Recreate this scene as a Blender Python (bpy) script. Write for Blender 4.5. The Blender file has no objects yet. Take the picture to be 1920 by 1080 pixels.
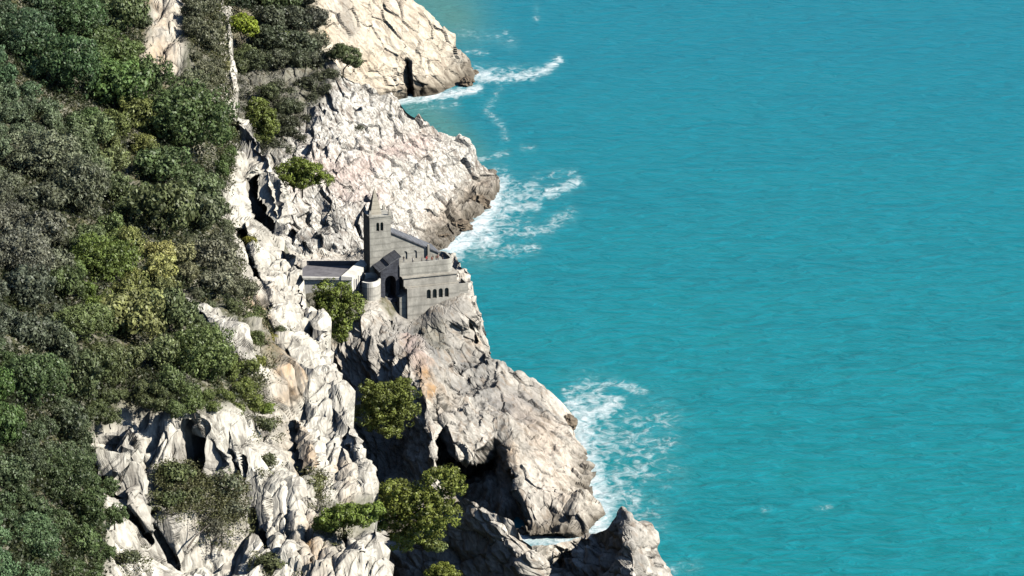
import bpy, math, random
import numpy as np
from mathutils import Vector, Matrix, Quaternion

# ------------------------------------------------------------------ camera, sky, sun, exposure
scn = bpy.context.scene
COL = scn.collection
H = 366.0
PITCH = math.radians(18.0)
HFOV = math.radians(14.0)
TAN = math.tan(HFOV / 2)
CP, SP = math.cos(PITCH), math.sin(PITCH)
cam_d = bpy.data.cameras.new("camera")
cam = bpy.data.objects.new("camera", cam_d)
COL.objects.link(cam)
cam.location = (0, 0, H)
cam.rotation_euler = (math.radians(90) - PITCH, 0, 0)
cam_d.sensor_fit = 'HORIZONTAL'
cam_d.angle = HFOV
cam_d.clip_start = 1.0
cam_d.clip_end = 60000
scn.camera = cam

SUN_EL = math.radians(38)
SUN_AZ = math.radians(-17)
S = Vector((math.cos(SUN_AZ) * math.cos(SUN_EL), math.sin(SUN_AZ) * math.cos(SUN_EL), math.sin(SUN_EL)))
world = bpy.data.worlds.new("World")
scn.world = world
world.use_nodes = True
wn = world.node_tree
wn.nodes.clear()
sky = wn.nodes.new("ShaderNodeTexSky")
sky.sky_type = 'NISHITA'
sky.sun_disc = False
sky.air_density = 0.8
sky.dust_density = 0.0
sky.ozone_density = 2.5
sky.sun_elevation = SUN_EL
sky.sun_rotation = math.atan2(S.x, S.y)
bg = wn.nodes.new("ShaderNodeBackground")
bg.inputs['Strength'].default_value = 0.075
wo = wn.nodes.new("ShaderNodeOutputWorld")
wn.links.new(sky.outputs[0], bg.inputs[0])
wn.links.new(bg.outputs[0], wo.inputs[0])
sun_d = bpy.data.lights.new("sun", 'SUN')
sun_d.energy = 5.0
sun_d.angle = math.radians(0.5)
sun_d.color = (1.0, 0.955, 0.88)
sun = bpy.data.objects.new("sun", sun_d)
COL.objects.link(sun)
sun.location = (300, 600, 600)
sun.rotation_euler = S.to_track_quat('Z', 'Y').to_euler()
scn.view_settings.view_transform = 'Standard'
scn.view_settings.look = 'None'
scn.view_settings.exposure = 0.5
scn.view_settings.gamma = 1.0
scn.cycles.max_bounces = 6
scn.cycles.diffuse_bounces = 0
scn.cycles.glossy_bounces = 2
scn.cycles.transparent_max_bounces = 4

# ------------------------------------------------------------------ survey: sight lines of the photograph to places on the coast
def ray(px, py):
    px = np.asarray(px, float); py = np.asarray(py, float)
    xc = (px - 960) / 960 * TAN
    yc = (540 - py) / 960 * TAN
    return xc, CP + yc * SP, -SP + yc * CP

def P(px, py, Y):
    dx, dy, dz = ray(px, py)
    s = np.asarray(Y, float) / dy
    return np.stack(np.broadcast_arrays(dx * s, dy * s, H + dz * s), -1)

def Pz(px, py, z):
    dx, dy, dz = ray(px, py)
    s = (np.asarray(z, float) - H) / dz
    return np.stack(np.broadcast_arrays(dx * s, dy * s, H + dz * s), -1)

def YZ(px, py, z):
    return float(Pz(px, py, z)[1])

def project(p):
    p = np.asarray(p, float)
    x, y, z = p[..., 0], p[..., 1], p[..., 2] - H
    d = y * CP - z * SP
    u = y * SP + z * CP
    return 960 + x / d / TAN * 960, 540 - u / d / TAN * 960

# ------------------------------------------------------------------ numpy noise
def _h(ix, iy, iz, seed):
    h = (ix.astype(np.int64) * 374761393 + iy.astype(np.int64) * 668265263 + iz.astype(np.int64) * 2147483647 + seed * 1274126177) & 0xFFFFFFFF
    h = ((h ^ (h >> 13)) * 1274126177) & 0xFFFFFFFF
    h = ((h ^ (h >> 16)) * 2246822519) & 0xFFFFFFFF
    h = h ^ (h >> 15)
    return h

def hf(h):
    return (h & 0xFFFF).astype(np.float64) / 65535.0

def vnoise(p, seed=0):
    b = np.floor(p).astype(np.int64)
    f = p - b
    f = f * f * (3 - 2 * f)
    out = 0
    for i in (0, 1):
        wx = f[:, 0] if i else 1 - f[:, 0]
        for j in (0, 1):
            wy = f[:, 1] if j else 1 - f[:, 1]
            for k in (0, 1):
                wz = f[:, 2] if k else 1 - f[:, 2]
                out = out + wx * wy * wz * hf(_h(b[:, 0] + i, b[:, 1] + j, b[:, 2] + k, seed))
    return out - 0.5

def fbm(p, octv=4, seed=0, gain=0.5):
    a, t, out = 1.0, 0.0, 0
    for o in range(octv):
        out = out + a * vnoise(p * (2.03 ** o) + 17.3 * o, seed + o)
        t += a
        a *= gain
    return out / t * 2

def facets(p, seed=0):
    """random cell: returns cell value, tilted-plane value, distance to the next cell"""
    b = np.floor(p).astype(np.int64)
    n = len(p)
    f1 = np.full(n, 9.0); f2 = np.full(n, 9.0)
    val = np.zeros(n); tilt = np.zeros(n)
    for i in (-1, 0, 1):
        for j in (-1, 0, 1):
            for k in (-1, 0, 1):
                c = b + np.array([i, j, k])
                h1 = _h(c[:, 0], c[:, 1], c[:, 2], seed)
                h2 = (h1 * 2654435761 + 977) & 0xFFFFFFFF
                h2 = h2 ^ (h2 >> 15)
                cx = np.stack([hf(h1), hf(h1 >> 16), hf(h2)], -1)
                d = p - c - cx
                r = (d * d).sum(1)
                m = r < f1
                f2 = np.where(m, f1, np.minimum(f2, r))
                f1 = np.where(m, r, f1)
                hv = hf(h2 >> 16)
                rv = np.stack([hf(h2 >> 8), hf(h1 >> 8), hv], -1) - 0.5
                val = np.where(m, hv - 0.5, val)
                tilt = np.where(m, (d * rv).sum(1), tilt)
    return val, tilt, np.sqrt(f2) - np.sqrt(f1)

def chisel(p, seed, ridged):
    """continuous field of tilted planes meeting in sharp valleys, or in sharp ridges; second value: closeness to an edge"""
    b = np.floor(p).astype(np.int64)
    n = len(p)
    best = np.full(n, -99.0); sec = np.full(n, -99.0)
    for i in (-1, 0, 1):
        for j in (-1, 0, 1):
            for k in (-1, 0, 1):
                c = b + np.array([i, j, k])
                h1 = _h(c[:, 0], c[:, 1], c[:, 2], seed)
                h2 = (h1 * 2654435761 + 977) & 0xFFFFFFFF
                h2 = h2 ^ (h2 >> 15)
                d = p - c - np.stack([hf(h1), hf(h1 >> 16), hf(h2)], -1)
                rv = np.stack([hf(h2 >> 8), hf(h1 >> 8), hf(h2 >> 16)], -1) - 0.5
                q = 0.55 * (hf(h1 >> 4) - 0.5) + 1.7 * (d * rv).sum(1) - 0.9 * (d * d).sum(1)
                m = q > best
                sec = np.where(m, best, np.maximum(sec, q))
                best = np.where(m, q, best)
    return (-best if ridged else best), best - sec

# ------------------------------------------------------------------ materials
class NT:
    def __init__(self, name):
        self.m = bpy.data.materials.new(name)
        self.m.use_nodes = True
        self.t = self.m.node_tree
        self.t.nodes.clear()
        self.out = self.t.nodes.new("ShaderNodeOutputMaterial")
    def n(self, typ, inp=None, **kw):
        nd = self.t.nodes.new(typ)
        for k, v in kw.items():
            setattr(nd, k, v)
        for k, v in (inp or {}).items():
            if isinstance(v, bpy.types.NodeSocket):
                self.t.links.new(v, nd.inputs[k])
            else:
                nd.inputs[k].default_value = v
        return nd
    def mix(self, f, a, b, typ='MIX'):
        nd = self.t.nodes.new("ShaderNodeMix")
        nd.data_type = 'RGBA'
        nd.blend_type = typ
        for i, v in ((0, f), (6, a), (7, b)):
            if isinstance(v, bpy.types.NodeSocket):
                self.t.links.new(v, nd.inputs[i])
            elif i and len(v) == 3:
                nd.inputs[i].default_value = (*v, 1)
            else:
                nd.inputs[i].default_value = v
        return nd.outputs[2]
    def math(self, op, a, b=None, clamp=False):
        nd = self.t.nodes.new("ShaderNodeMath")
        nd.operation = op
        nd.use_clamp = clamp
        for i, v in ((0, a), (1, b)):
            if v is None:
                continue
            if isinstance(v, bpy.types.NodeSocket):
                self.t.links.new(v, nd.inputs[i])
            else:
                nd.inputs[i].default_value = v
        return nd.outputs[0]
    def ramp(self, f, stops, interp='LINEAR'):
        nd = self.t.nodes.new("ShaderNodeValToRGB")
        nd.color_ramp.interpolation = interp
        e = nd.color_ramp.elements
        while len(e) < len(stops):
            e.new(0.5)
        for el, (p, c) in zip(e, stops):
            el.position = p
            el.color = (*c, 1) if len(c) == 3 else c
        self.t.links.new(f, nd.inputs[0])
        return nd.outputs[0]
    def noise(self, vec, scale, detail=4, rough=0.55, dist=0.0):
        return self.n("ShaderNodeTexNoise", {'Vector': vec, 'Scale': scale, 'Detail': detail, 'Roughness': rough, 'Distortion': dist}).outputs[0]
    def mapping(self, vec, rot=(0, 0, 0), scale=(1, 1, 1), loc=(0, 0, 0)):
        return self.n("ShaderNodeMapping", {'Vector': vec, 'Rotation': rot, 'Scale': scale, 'Location': loc}).outputs[0]
    def done(self, shader):
        self.t.links.new(shader, self.out.inputs[0])
        return self.m

def grey(v):
    return (v, v, v)

def rock_material(name, pale, mid, dark, rot, stretch, tide=4.0, crack=0.5, patina=0.5, bump=0.4, fissure=0.6, fcol=(0.27, 0.21, 0.155)):
    t = NT(name)
    co = t.n("ShaderNodeTexCoord").outputs['Object']
    st = t.mapping(t.mapping(co, rot), scale=stretch)
    n1 = t.noise(st, 0.28, 5, 0.6)
    n2 = t.noise(co, 0.09, 3, 0.5)
    n3 = t.noise(st, 1.6, 4, 0.65)
    att = t.n("ShaderNodeAttribute", attribute_name="tint")
    sep = t.n("ShaderNodeSeparateColor", {'Color': att.outputs['Color']})
    ochre, pink, gry = sep.outputs[0], sep.outputs[1], sep.outputs[2]
    veg = att.outputs['Alpha']
    col = t.mix(t.ramp(n1, [(0.36, grey(0)), (0.62, grey(1))]), mid, pale)
    col = t.mix(t.math('MULTIPLY', t.ramp(n2, [(0.48, grey(0)), (0.62, grey(1))]), patina), col, mid)
    # grey weathered patina; on shaded faces it also paints the shade darker
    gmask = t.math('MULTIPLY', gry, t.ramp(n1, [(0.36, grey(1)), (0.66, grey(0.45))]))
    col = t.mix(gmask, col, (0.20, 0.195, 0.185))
    col = t.mix(t.math('MULTIPLY', t.math('MULTIPLY', pink, 0.55), t.ramp(n1, [(0.34, grey(0)), (0.50, grey(1))])), col, (0.50, 0.25, 0.21))
    col = t.mix(t.math('MULTIPLY', ochre, t.ramp(n1, [(0.36, grey(0)), (0.6, grey(1))])), col, (0.40, 0.225, 0.085))
    # fine dirt mottling
    col = t.mix(t.math('MULTIPLY', t.ramp(n3, [(0.40, grey(1)), (0.56, grey(0))]), crack * 0.8), col, dark)
    # dark joints in the limestone
    wob = t.n("ShaderNodeVectorMath", {0: t.n("ShaderNodeTexNoise", {'Vector': co, 'Scale': 0.5, 'Detail': 3.0}).outputs[1], 1: (1.6, 1.2, 1.2)}, operation='MULTIPLY').outputs[0]
    vo = t.n("ShaderNodeTexVoronoi", {'Vector': t.n("ShaderNodeVectorMath", {0: st, 1: wob}, operation='ADD').outputs[0], 'Scale': 0.36}, feature='DISTANCE_TO_EDGE').outputs[0]
    col = t.mix(t.math('MULTIPLY', t.ramp(vo, [(0.0, grey(1)), (0.055, grey(0))]), t.math('MULTIPLY', t.ramp(n2, [(0.40, grey(0.1)), (0.6, grey(1))]), crack)), col, dark)
    # brown fissures and lichen running down the bedding
    n4 = t.noise(t.mapping(st, scale=(1.0, 1.0, 0.55)), 0.75, 4, 0.6, 0.5)
    col = t.mix(t.math('MULTIPLY', t.ramp(n4, [(0.545, grey(0)), (0.62, grey(1))]), fissure), col, fcol)
    # soil and low growth
    vm = t.math('MULTIPLY', veg, t.ramp(n3, [(0.38, grey(0.55)), (0.55, grey(1))]), clamp=True)
    col = t.mix(vm, col, t.mix(t.ramp(n1, [(0.4, grey(0)), (0.6, grey(1))]), (0.035, 0.042, 0.016), (0.085, 0.08, 0.034)))
    # wet, weed-stained zone above the water line
    z = t.n("ShaderNodeSeparateXYZ", {'Vector': co}).outputs[2]
    zz = t.math('ADD', z, t.math('MULTIPLY', t.math('SUBTRACT', n1, 0.5), 9.0))
    tm = t.ramp(t.math('DIVIDE', zz, tide), [(0.25, grey(1)), (1.0, grey(0))])
    col = t.mix(t.math('MULTIPLY', tm, 0.88), col, t.mix(n3, (0.045, 0.038, 0.028), (0.17, 0.14, 0.10)))
    b1 = t.n("ShaderNodeBump", {'Strength': bump, 'Distance': 0.5, 'Height': t.math('ADD', n3, t.math('MULTIPLY', t.ramp(vo, [(0, grey(0)), (0.1, grey(1))]), 0.6))})
    sh = t.n("ShaderNodeBsdfPrincipled", {'Base Color': col, 'Roughness': 0.85, 'Normal': b1.outputs[0]})
    sh.inputs['Specular IOR Level'].default_value = 0.25
    return t.done(sh.outputs[0])

def stone_material(name, c1, c2, scale=1.2, course=0.0, rough=0.85):
    t = NT(name)
    co = t.n("ShaderNodeTexCoord").outputs['Object']
    n1 = t.noise(co, scale, 5, 0.6)
    n2 = t.noise(t.mapping(co, scale=(1, 1, 0.3)), 0.45, 4, 0.6)
    col = t.mix(t.ramp(n1, [(0.36, grey(0)), (0.64, grey(1))]), c1, c2)
    col = t.mix(t.math('MULTIPLY', t.ramp(n2, [(0.45, grey(0)), (0.62, grey(1))]), 0.45), col, tuple(x * 0.55 for x in c1))
    if course:
        z = t.n("ShaderNodeSeparateXYZ", {'Vector': co}).outputs[2]
        w = t.math('PINGPONG', z, course)
        col = t.mix(t.ramp(t.math('DIVIDE', w, course), [(0.0, grey(0.5)), (0.32, grey(0))]), col, tuple(x * 0.4 for x in c1))
    b = t.n("ShaderNodeBump", {'Strength': 0.5, 'Distance': 0.15, 'Height': n1})
    sh = t.n("ShaderNodeBsdfPrincipled", {'Base Color': col, 'Roughness': rough, 'Normal': b.outputs[0]})
    sh.inputs['Specular IOR Level'].default_value = 0.25
    return t.done(sh.outputs[0])

def plain_material(name, c, rough=0.8, var=0.25):
    t = NT(name)
    co = t.n("ShaderNodeTexCoord").outputs['Object']
    n1 = t.noise(co, 2.0, 3)
    col = t.mix(n1, tuple(x * (1 - var) for x in c), tuple(min(1, x * (1 + var)) for x in c))
    sh = t.n("ShaderNodeBsdfPrincipled", {'Base Color': col, 'Roughness': rough})
    return t.done(sh.outputs[0])

def leaf_material(name):
    """colour of the plant comes from the object's own colour, each leaf varies a little"""
    t = NT(name)
    oi = t.n("ShaderNodeObjectInfo")
    ge = t.n("ShaderNodeNewGeometry")
    co = t.n("ShaderNodeTexCoord").outputs['Object']
    r = ge.outputs['Random Per Island']
    cl = t.n("ShaderNodeAttribute", attribute_name="clump").outputs['Fac']
    v = t.math('ADD', t.math('MULTIPLY', r, 0.25), 0.87)
    v = t.math('MULTIPLY', v, t.math('ADD', t.math('MULTIPLY', cl, 1.2), 0.7))
    vv = t.n("ShaderNodeCombineXYZ", {0: v, 1: v, 2: v}).outputs[0]
    col = t.mix(1.0, oi.outputs['Color'], vv, 'MULTIPLY')
    col = t.mix(t.math('MULTIPLY', t.ramp(r, [(0.82, grey(0)), (1.0, grey(1))]), 0.35), col, (0.13, 0.12, 0.03))
    d = t.n("ShaderNodeBsdfDiffuse", {'Color': col})
    tr = t.n("ShaderNodeBsdfTranslucent", {'Color': col})
    g = t.n("ShaderNodeBsdfGlossy", {'Color': (1, 1, 1, 1), 'Roughness': 0.5})
    mx = t.n("ShaderNodeMixShader", {0: 0.25, 1: d.outputs[0], 2: tr.outputs[0]})
    mx2 = t.n("ShaderNodeMixShader", {0: 0.025, 1: mx.outputs[0], 2: g.outputs[0]})
    return t.done(mx2.outputs[0])

M_LEAF = leaf_material("leaves")
M_BARK = stone_material("bark", (0.10, 0.085, 0.07), (0.20, 0.17, 0.14), 2.0)
M_STONE = stone_material("grey_stone", (0.39, 0.375, 0.325), (0.52, 0.50, 0.43), 0.9, 0.85)
M_STONE2 = stone_material("pale_stone", (0.40, 0.38, 0.33), (0.54, 0.51, 0.44), 0.8, 1.2)
M_COPING = stone_material("coping_stone", (0.40, 0.37, 0.31), (0.5, 0.47, 0.4), 1.5)
M_SPIRE = stone_material("spire_stone", (0.42, 0.38, 0.30), (0.52, 0.48, 0.39), 1.5, 0.5)
M_PLASTER = stone_material("white_plaster", (0.72, 0.69, 0.60), (0.82, 0.79, 0.71), 0.7)
M_SLATE = stone_material("slate", (0.13, 0.135, 0.145), (0.21, 0.215, 0.23), 2.0, 0.4)
M_PORCH = stone_material("shade_dark_wall", (0.055, 0.058, 0.07), (0.10, 0.105, 0.125), 1.4, 0.6)  # porch walls coloured dark to stand for the shade on them
M_FLAT = stone_material("roof_felt", (0.17, 0.162, 0.17), (0.22, 0.21, 0.215), 0.7)
M_DARK = plain_material("dark_glass", (0.012, 0.013, 0.016), 0.35)

# ------------------------------------------------------------------ object helpers
def mesh_np(name, v, f, mats, smooth=False):
    me = bpy.data.meshes.new(name)
    v = np.asarray(v, np.float32); f = np.asarray(f, np.int32)
    n, k = f.shape
    me.vertices.add(len(v)); me.vertices.foreach_set("co", v.ravel())
    me.loops.add(n * k); me.loops.foreach_set("vertex_index", f.ravel())
    me.polygons.add(n); me.polygons.foreach_set("loop_start", np.arange(n, dtype=np.int32) * k)
    me.polygons.foreach_set("loop_total", np.full(n, k, np.int32))
    me.polygons.foreach_set("use_smooth", np.full(n, smooth, bool))
    me.update(calc_edges=True)
    for m in mats:
        me.materials.append(m)
    return me

def link(name, me, parent=None, loc=(0, 0, 0)):
    o = bpy.data.objects.new(name, me)
    COL.objects.link(o)
    o.location = loc
    o.parent = parent
    return o

def tag(o, label=None, cat=None, group=None, kind=None):
    for k, v in (("label", label), ("category", cat), ("group", group), ("kind", kind)):
        if v:
            o[k] = v
    return o

def tps(pts):
    """smooth depth through surveyed points"""
    A = np.array(pts, float)
    n = len(A)
    xy = A[:, :2] / 100.0
    r = np.sqrt(((xy[:, None] - xy[None]) ** 2).sum(-1) + 0.02)
    K = np.zeros((n + 3, n + 3))
    K[:n, :n] = r
    K[:n, n] = 1; K[:n, n + 1:] = xy
    K[n, :n] = 1; K[n + 1:, :n] = xy.T
    w = np.linalg.solve(K, np.concatenate([A[:, 2], [0, 0, 0]]))
    def f(px, py):
        q = np.stack([np.ravel(px), np.ravel(py)], -1) / 100.0
        out = np.full(len(q), w[n]) + q @ w[n + 1:]
        for i in range(n):
            out += w[i] * np.sqrt(((q - xy[i]) ** 2).sum(1) + 0.02)
        return out.reshape(np.shape(px))
    return f

def polydist(px, py, pts):
    d = np.full(np.shape(px), 1e9)
    if len(pts) == 1:
        return np.hypot(px - pts[0][0], py - pts[0][1])
    for (x0, y0), (x1, y1) in zip(pts[:-1], pts[1:]):
        ex, ey = x1 - x0, y1 - y0
        t = np.clip(((px - x0) * ex + (py - y0) * ey) / (ex * ex + ey * ey), 0, 1)
        d = np.minimum(d, np.hypot(px - x0 - t * ex, py - y0 - t * ey))
    return d

def inpoly(px, py, poly):
    c = np.zeros(np.shape(px), bool)
    n = len(poly)
    for i in range(n):
        x0, y0 = poly[i]; x1, y1 = poly[(i + 1) % n]
        if y0 == y1:
            continue
        m = ((y0 > py) != (y1 > py)) & (px < (x1 - x0) * (py - y0) / (y1 - y0) + x0)
        c ^= m
    return c

def polysdf(px, py, poly):
    d = polydist(px, py, list(poly) + [poly[0]])
    return np.where(inpoly(px, py, poly), d, -d)

SURF = {}
def land(name, bounds, pts, nu, nv, rot, layers, mat, seed, carves=(), hollows=(), tints=(), skirt=(), ubias=1.0, even=None, squash=0.45, notches=(), bare=(), calm=(), mode='row', label=None, back=36, vegpoly=None):
    """a headland: a dense sheet through surveyed points, closed behind and below, broken up into facets"""
    depth = tps(pts)
    def full(px, py):
        Y = depth(px, py)
        for line, w, a in carves:
            d = polydist(px, py, line)
            Y = Y + a * np.clip(1 - d / w, 0, 1) ** 1.3
        for poly, w, a in hollows:
            s = np.clip(polysdf(px, py, poly) / w, 0, 1)
            s = s * s * (3 - 2 * s)
            Y = Y + a * s if not isinstance(a, list) else Y * (1 - s) + s * np.interp(py, a[0], a[1])
        for line, w, a in notches:      # fissures under an overhanging right lip
            ly = [q[1] for q in line]
            dx = np.interp(py, ly, [q[0] for q in line]) - px
            tv = (py - ly[0]) / (ly[-1] - ly[0])
            win = np.clip(tv / 0.22, 0, 1) * np.clip((1 - tv) / 0.22, 0, 1)
            Y = Y + a * win * np.clip(1 - dx / w, 0, 1) * np.clip(dx / 1.5, 0, 1)
        return Y
    SURF[name] = full
    B = np.array(bounds, float)
    u = 1 - (1 - np.linspace(0, 1, nu)) ** ubias; v = np.linspace(B[0, 0], B[-1, 0], nv)
    L = np.interp(v, B[:, 0], B[:, 1]); R = np.interp(v, B[:, 0], B[:, 2])
    if mode == 'row':
        py = np.repeat(v[:, None], nu, 1)
        if even:
            vs = np.linspace(v[0], v[-1], 90); us = np.linspace(0, 1, 1400)
            fx = np.interp(vs, B[:, 0], B[:, 1])[:, None] + np.interp(vs, B[:, 0], B[:, 2] - B[:, 1])[:, None] * us[None]
            fy = np.repeat(vs[:, None], 1400, 1)
            q = P(fx, fy, full(fx, fy))
            ds = np.linalg.norm(np.diff(q, axis=1), axis=-1) + np.diff(fx, axis=1) * 0.05
            ds *= np.interp(fx[:, 1:] - np.interp(fy[:, 1:], *even), [-60, 0], [0.22, 1.0])
            for _ in range(6):
                ds[1:-1] = (ds[:-2] + 2 * ds[1:-1] + ds[2:]) / 4
            ds = np.stack([np.convolve(r, np.ones(9) / 9, 'same') for r in ds])
            cum = np.concatenate([np.zeros((90, 1)), np.cumsum(ds, 1)], 1)
            cum /= cum[:, -1:]
            tt = np.linspace(0, 1, nu)
            uu = np.stack([np.interp(tt, c_, us) for c_ in cum])
            kk = np.interp(v, vs, np.arange(90)); k0 = np.minimum(kk.astype(int), 88); fr = (kk - k0)[:, None]
            uu = uu[k0] * (1 - fr) + uu[k0 + 1] * fr
            px = L[:, None] + (R - L)[:, None] * uu
        else:
            px = L[:, None] + (R - L)[:, None] * u[None]
    else:                      # columns: bounds are (px, top, bottom); grid row 0 = top
        px = np.repeat(v[None, :], nu, 0)
        py = L[None, :] + (R - L)[None, :] * u[:, None]
    pos = P(px, py, full(px, py))
    tint = np.zeros(px.shape + (4,))
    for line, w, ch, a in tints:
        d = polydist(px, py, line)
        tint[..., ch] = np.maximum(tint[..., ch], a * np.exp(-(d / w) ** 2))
    if vegpoly is not None:
        for poly, w, a in vegpoly:
            tint[..., 3] = np.maximum(tint[..., 3], a * np.clip(polysdf(px, py, poly) / w + 0.5, 0, 1))
    for line, w in bare:
        tint[..., 3] *= 1 - np.exp(-(polydist(px, py, line) / w) ** 4)
    def ext(pos, tint, axis, at_end, dirv, dist, K=10):
        edge = np.take(pos, [-1 if at_end else 0], axis)
        te = np.take(tint, [-1 if at_end else 0], axis)
        parts = []
        for k in range(1, K + 1):
            s = k / K
            e = edge.copy()
            e[..., 0] += dirv[0] * dist * s
            e[..., 1] += dirv[1] * dist * s
            e[..., 2] = edge[..., 2] * (1 - s ** 0.75) + (-7) * s ** 0.75
            parts.append(e)
        if not at_end:
            parts.reverse()
        allp = ([pos] + parts) if at_end else (parts + [pos])
        allt = [tint] + [te] * K if at_end else [te] * K + [tint]
        return np.concatenate(allp, axis), np.concatenate(allt, axis)
    for side, dirv, dist in skirt:
        ax, end = {'R': (1, True), 'L': (1, False), 'T': (0, False), 'B': (0, True)}[side]
        pos, tint = ext(pos, tint, ax, end, dirv, dist)
    gu = np.gradient(pos, axis=1); gv = np.gradient(pos, axis=0)
    nrm = np.cross(gv, gu)
    nrm /= np.linalg.norm(nrm, axis=-1, keepdims=True) + 1e-9
    toc = np.array([0, 0, H]) - pos
    flip = np.sign((nrm * toc).sum(-1).mean())
    nrm *= flip
    # soften the normals so that blocks do not tear
    for _ in range(6):
        nrm[1:-1, 1:-1] = (nrm[1:-1, 1:-1] * 2 + nrm[:-2, 1:-1] + nrm[2:, 1:-1] + nrm[1:-1, :-2] + nrm[1:-1, 2:]) / 6
    shp = pos.shape[:2]
    p = pos.reshape(-1, 3)
    Rm = np.array(Matrix.Rotation(rot[0], 3, 'X') @ Matrix.Rotation(rot[1], 3, 'Y') @ Matrix.Rotation(rot[2], 3, 'Z'))
    q = p @ Rm.T
    pa = p * np.array([1, squash, 1])
    warp = np.stack([fbm(pa * 0.08, 2, seed + 50 + i) for i in range(3)], -1)
    disp = np.zeros(len(p))
    soft = 1 - 0.75 * np.clip(tint[..., 3].ravel(), 0, 1)
    vx, vy = project(p)
    for poly, w in calm:
        soft = soft * (1 - 0.9 * np.clip(polysdf(vx, vy, poly) / w + 0.5, 0, 1))
    for (sx, sy, sz), amp, ridged, crev, sd in layers:
        qq = (q + warp * 0.4 / max(sx, sy, sz)) * np.array([sx, sy, sz])
        if ridged == 2:      # broken blocks with open joints
            val, tl, edge = facets(qq, seed + sd)
            val = val * 0.8 + tl * 1.1
        else:
            val, edge = chisel(qq, seed + sd, ridged)
        disp += (amp * val - crev * np.exp(-edge / 0.06)) * soft
    disp += (fbm(pa * 0.5, 3, seed + 9) * 0.3 + fbm(pa * 0.07, 3, seed + 31) * 1.6) * np.clip(soft * 1.6, 0, 1)
    p2 = p + nrm.reshape(-1, 3) * disp[:, None]
    idx = np.arange(shp[0] * shp[1]).reshape(shp)
    f = np.stack([idx[:-1, :-1], idx[1:, :-1], idx[1:, 1:], idx[:-1, 1:]], -1).reshape(-1, 4)
    if flip < 0:
        f = f[:, ::-1]
    me = mesh_np(name, p2, f, [mat])
    ca = me.attributes.new("tint", 'FLOAT_COLOR', 'POINT')
    ca.data.foreach_set("color", tint.reshape(-1).astype(np.float32))
    o = link(name, me)
    tag(o, label, None, None, 'structure')
    return o

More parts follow.
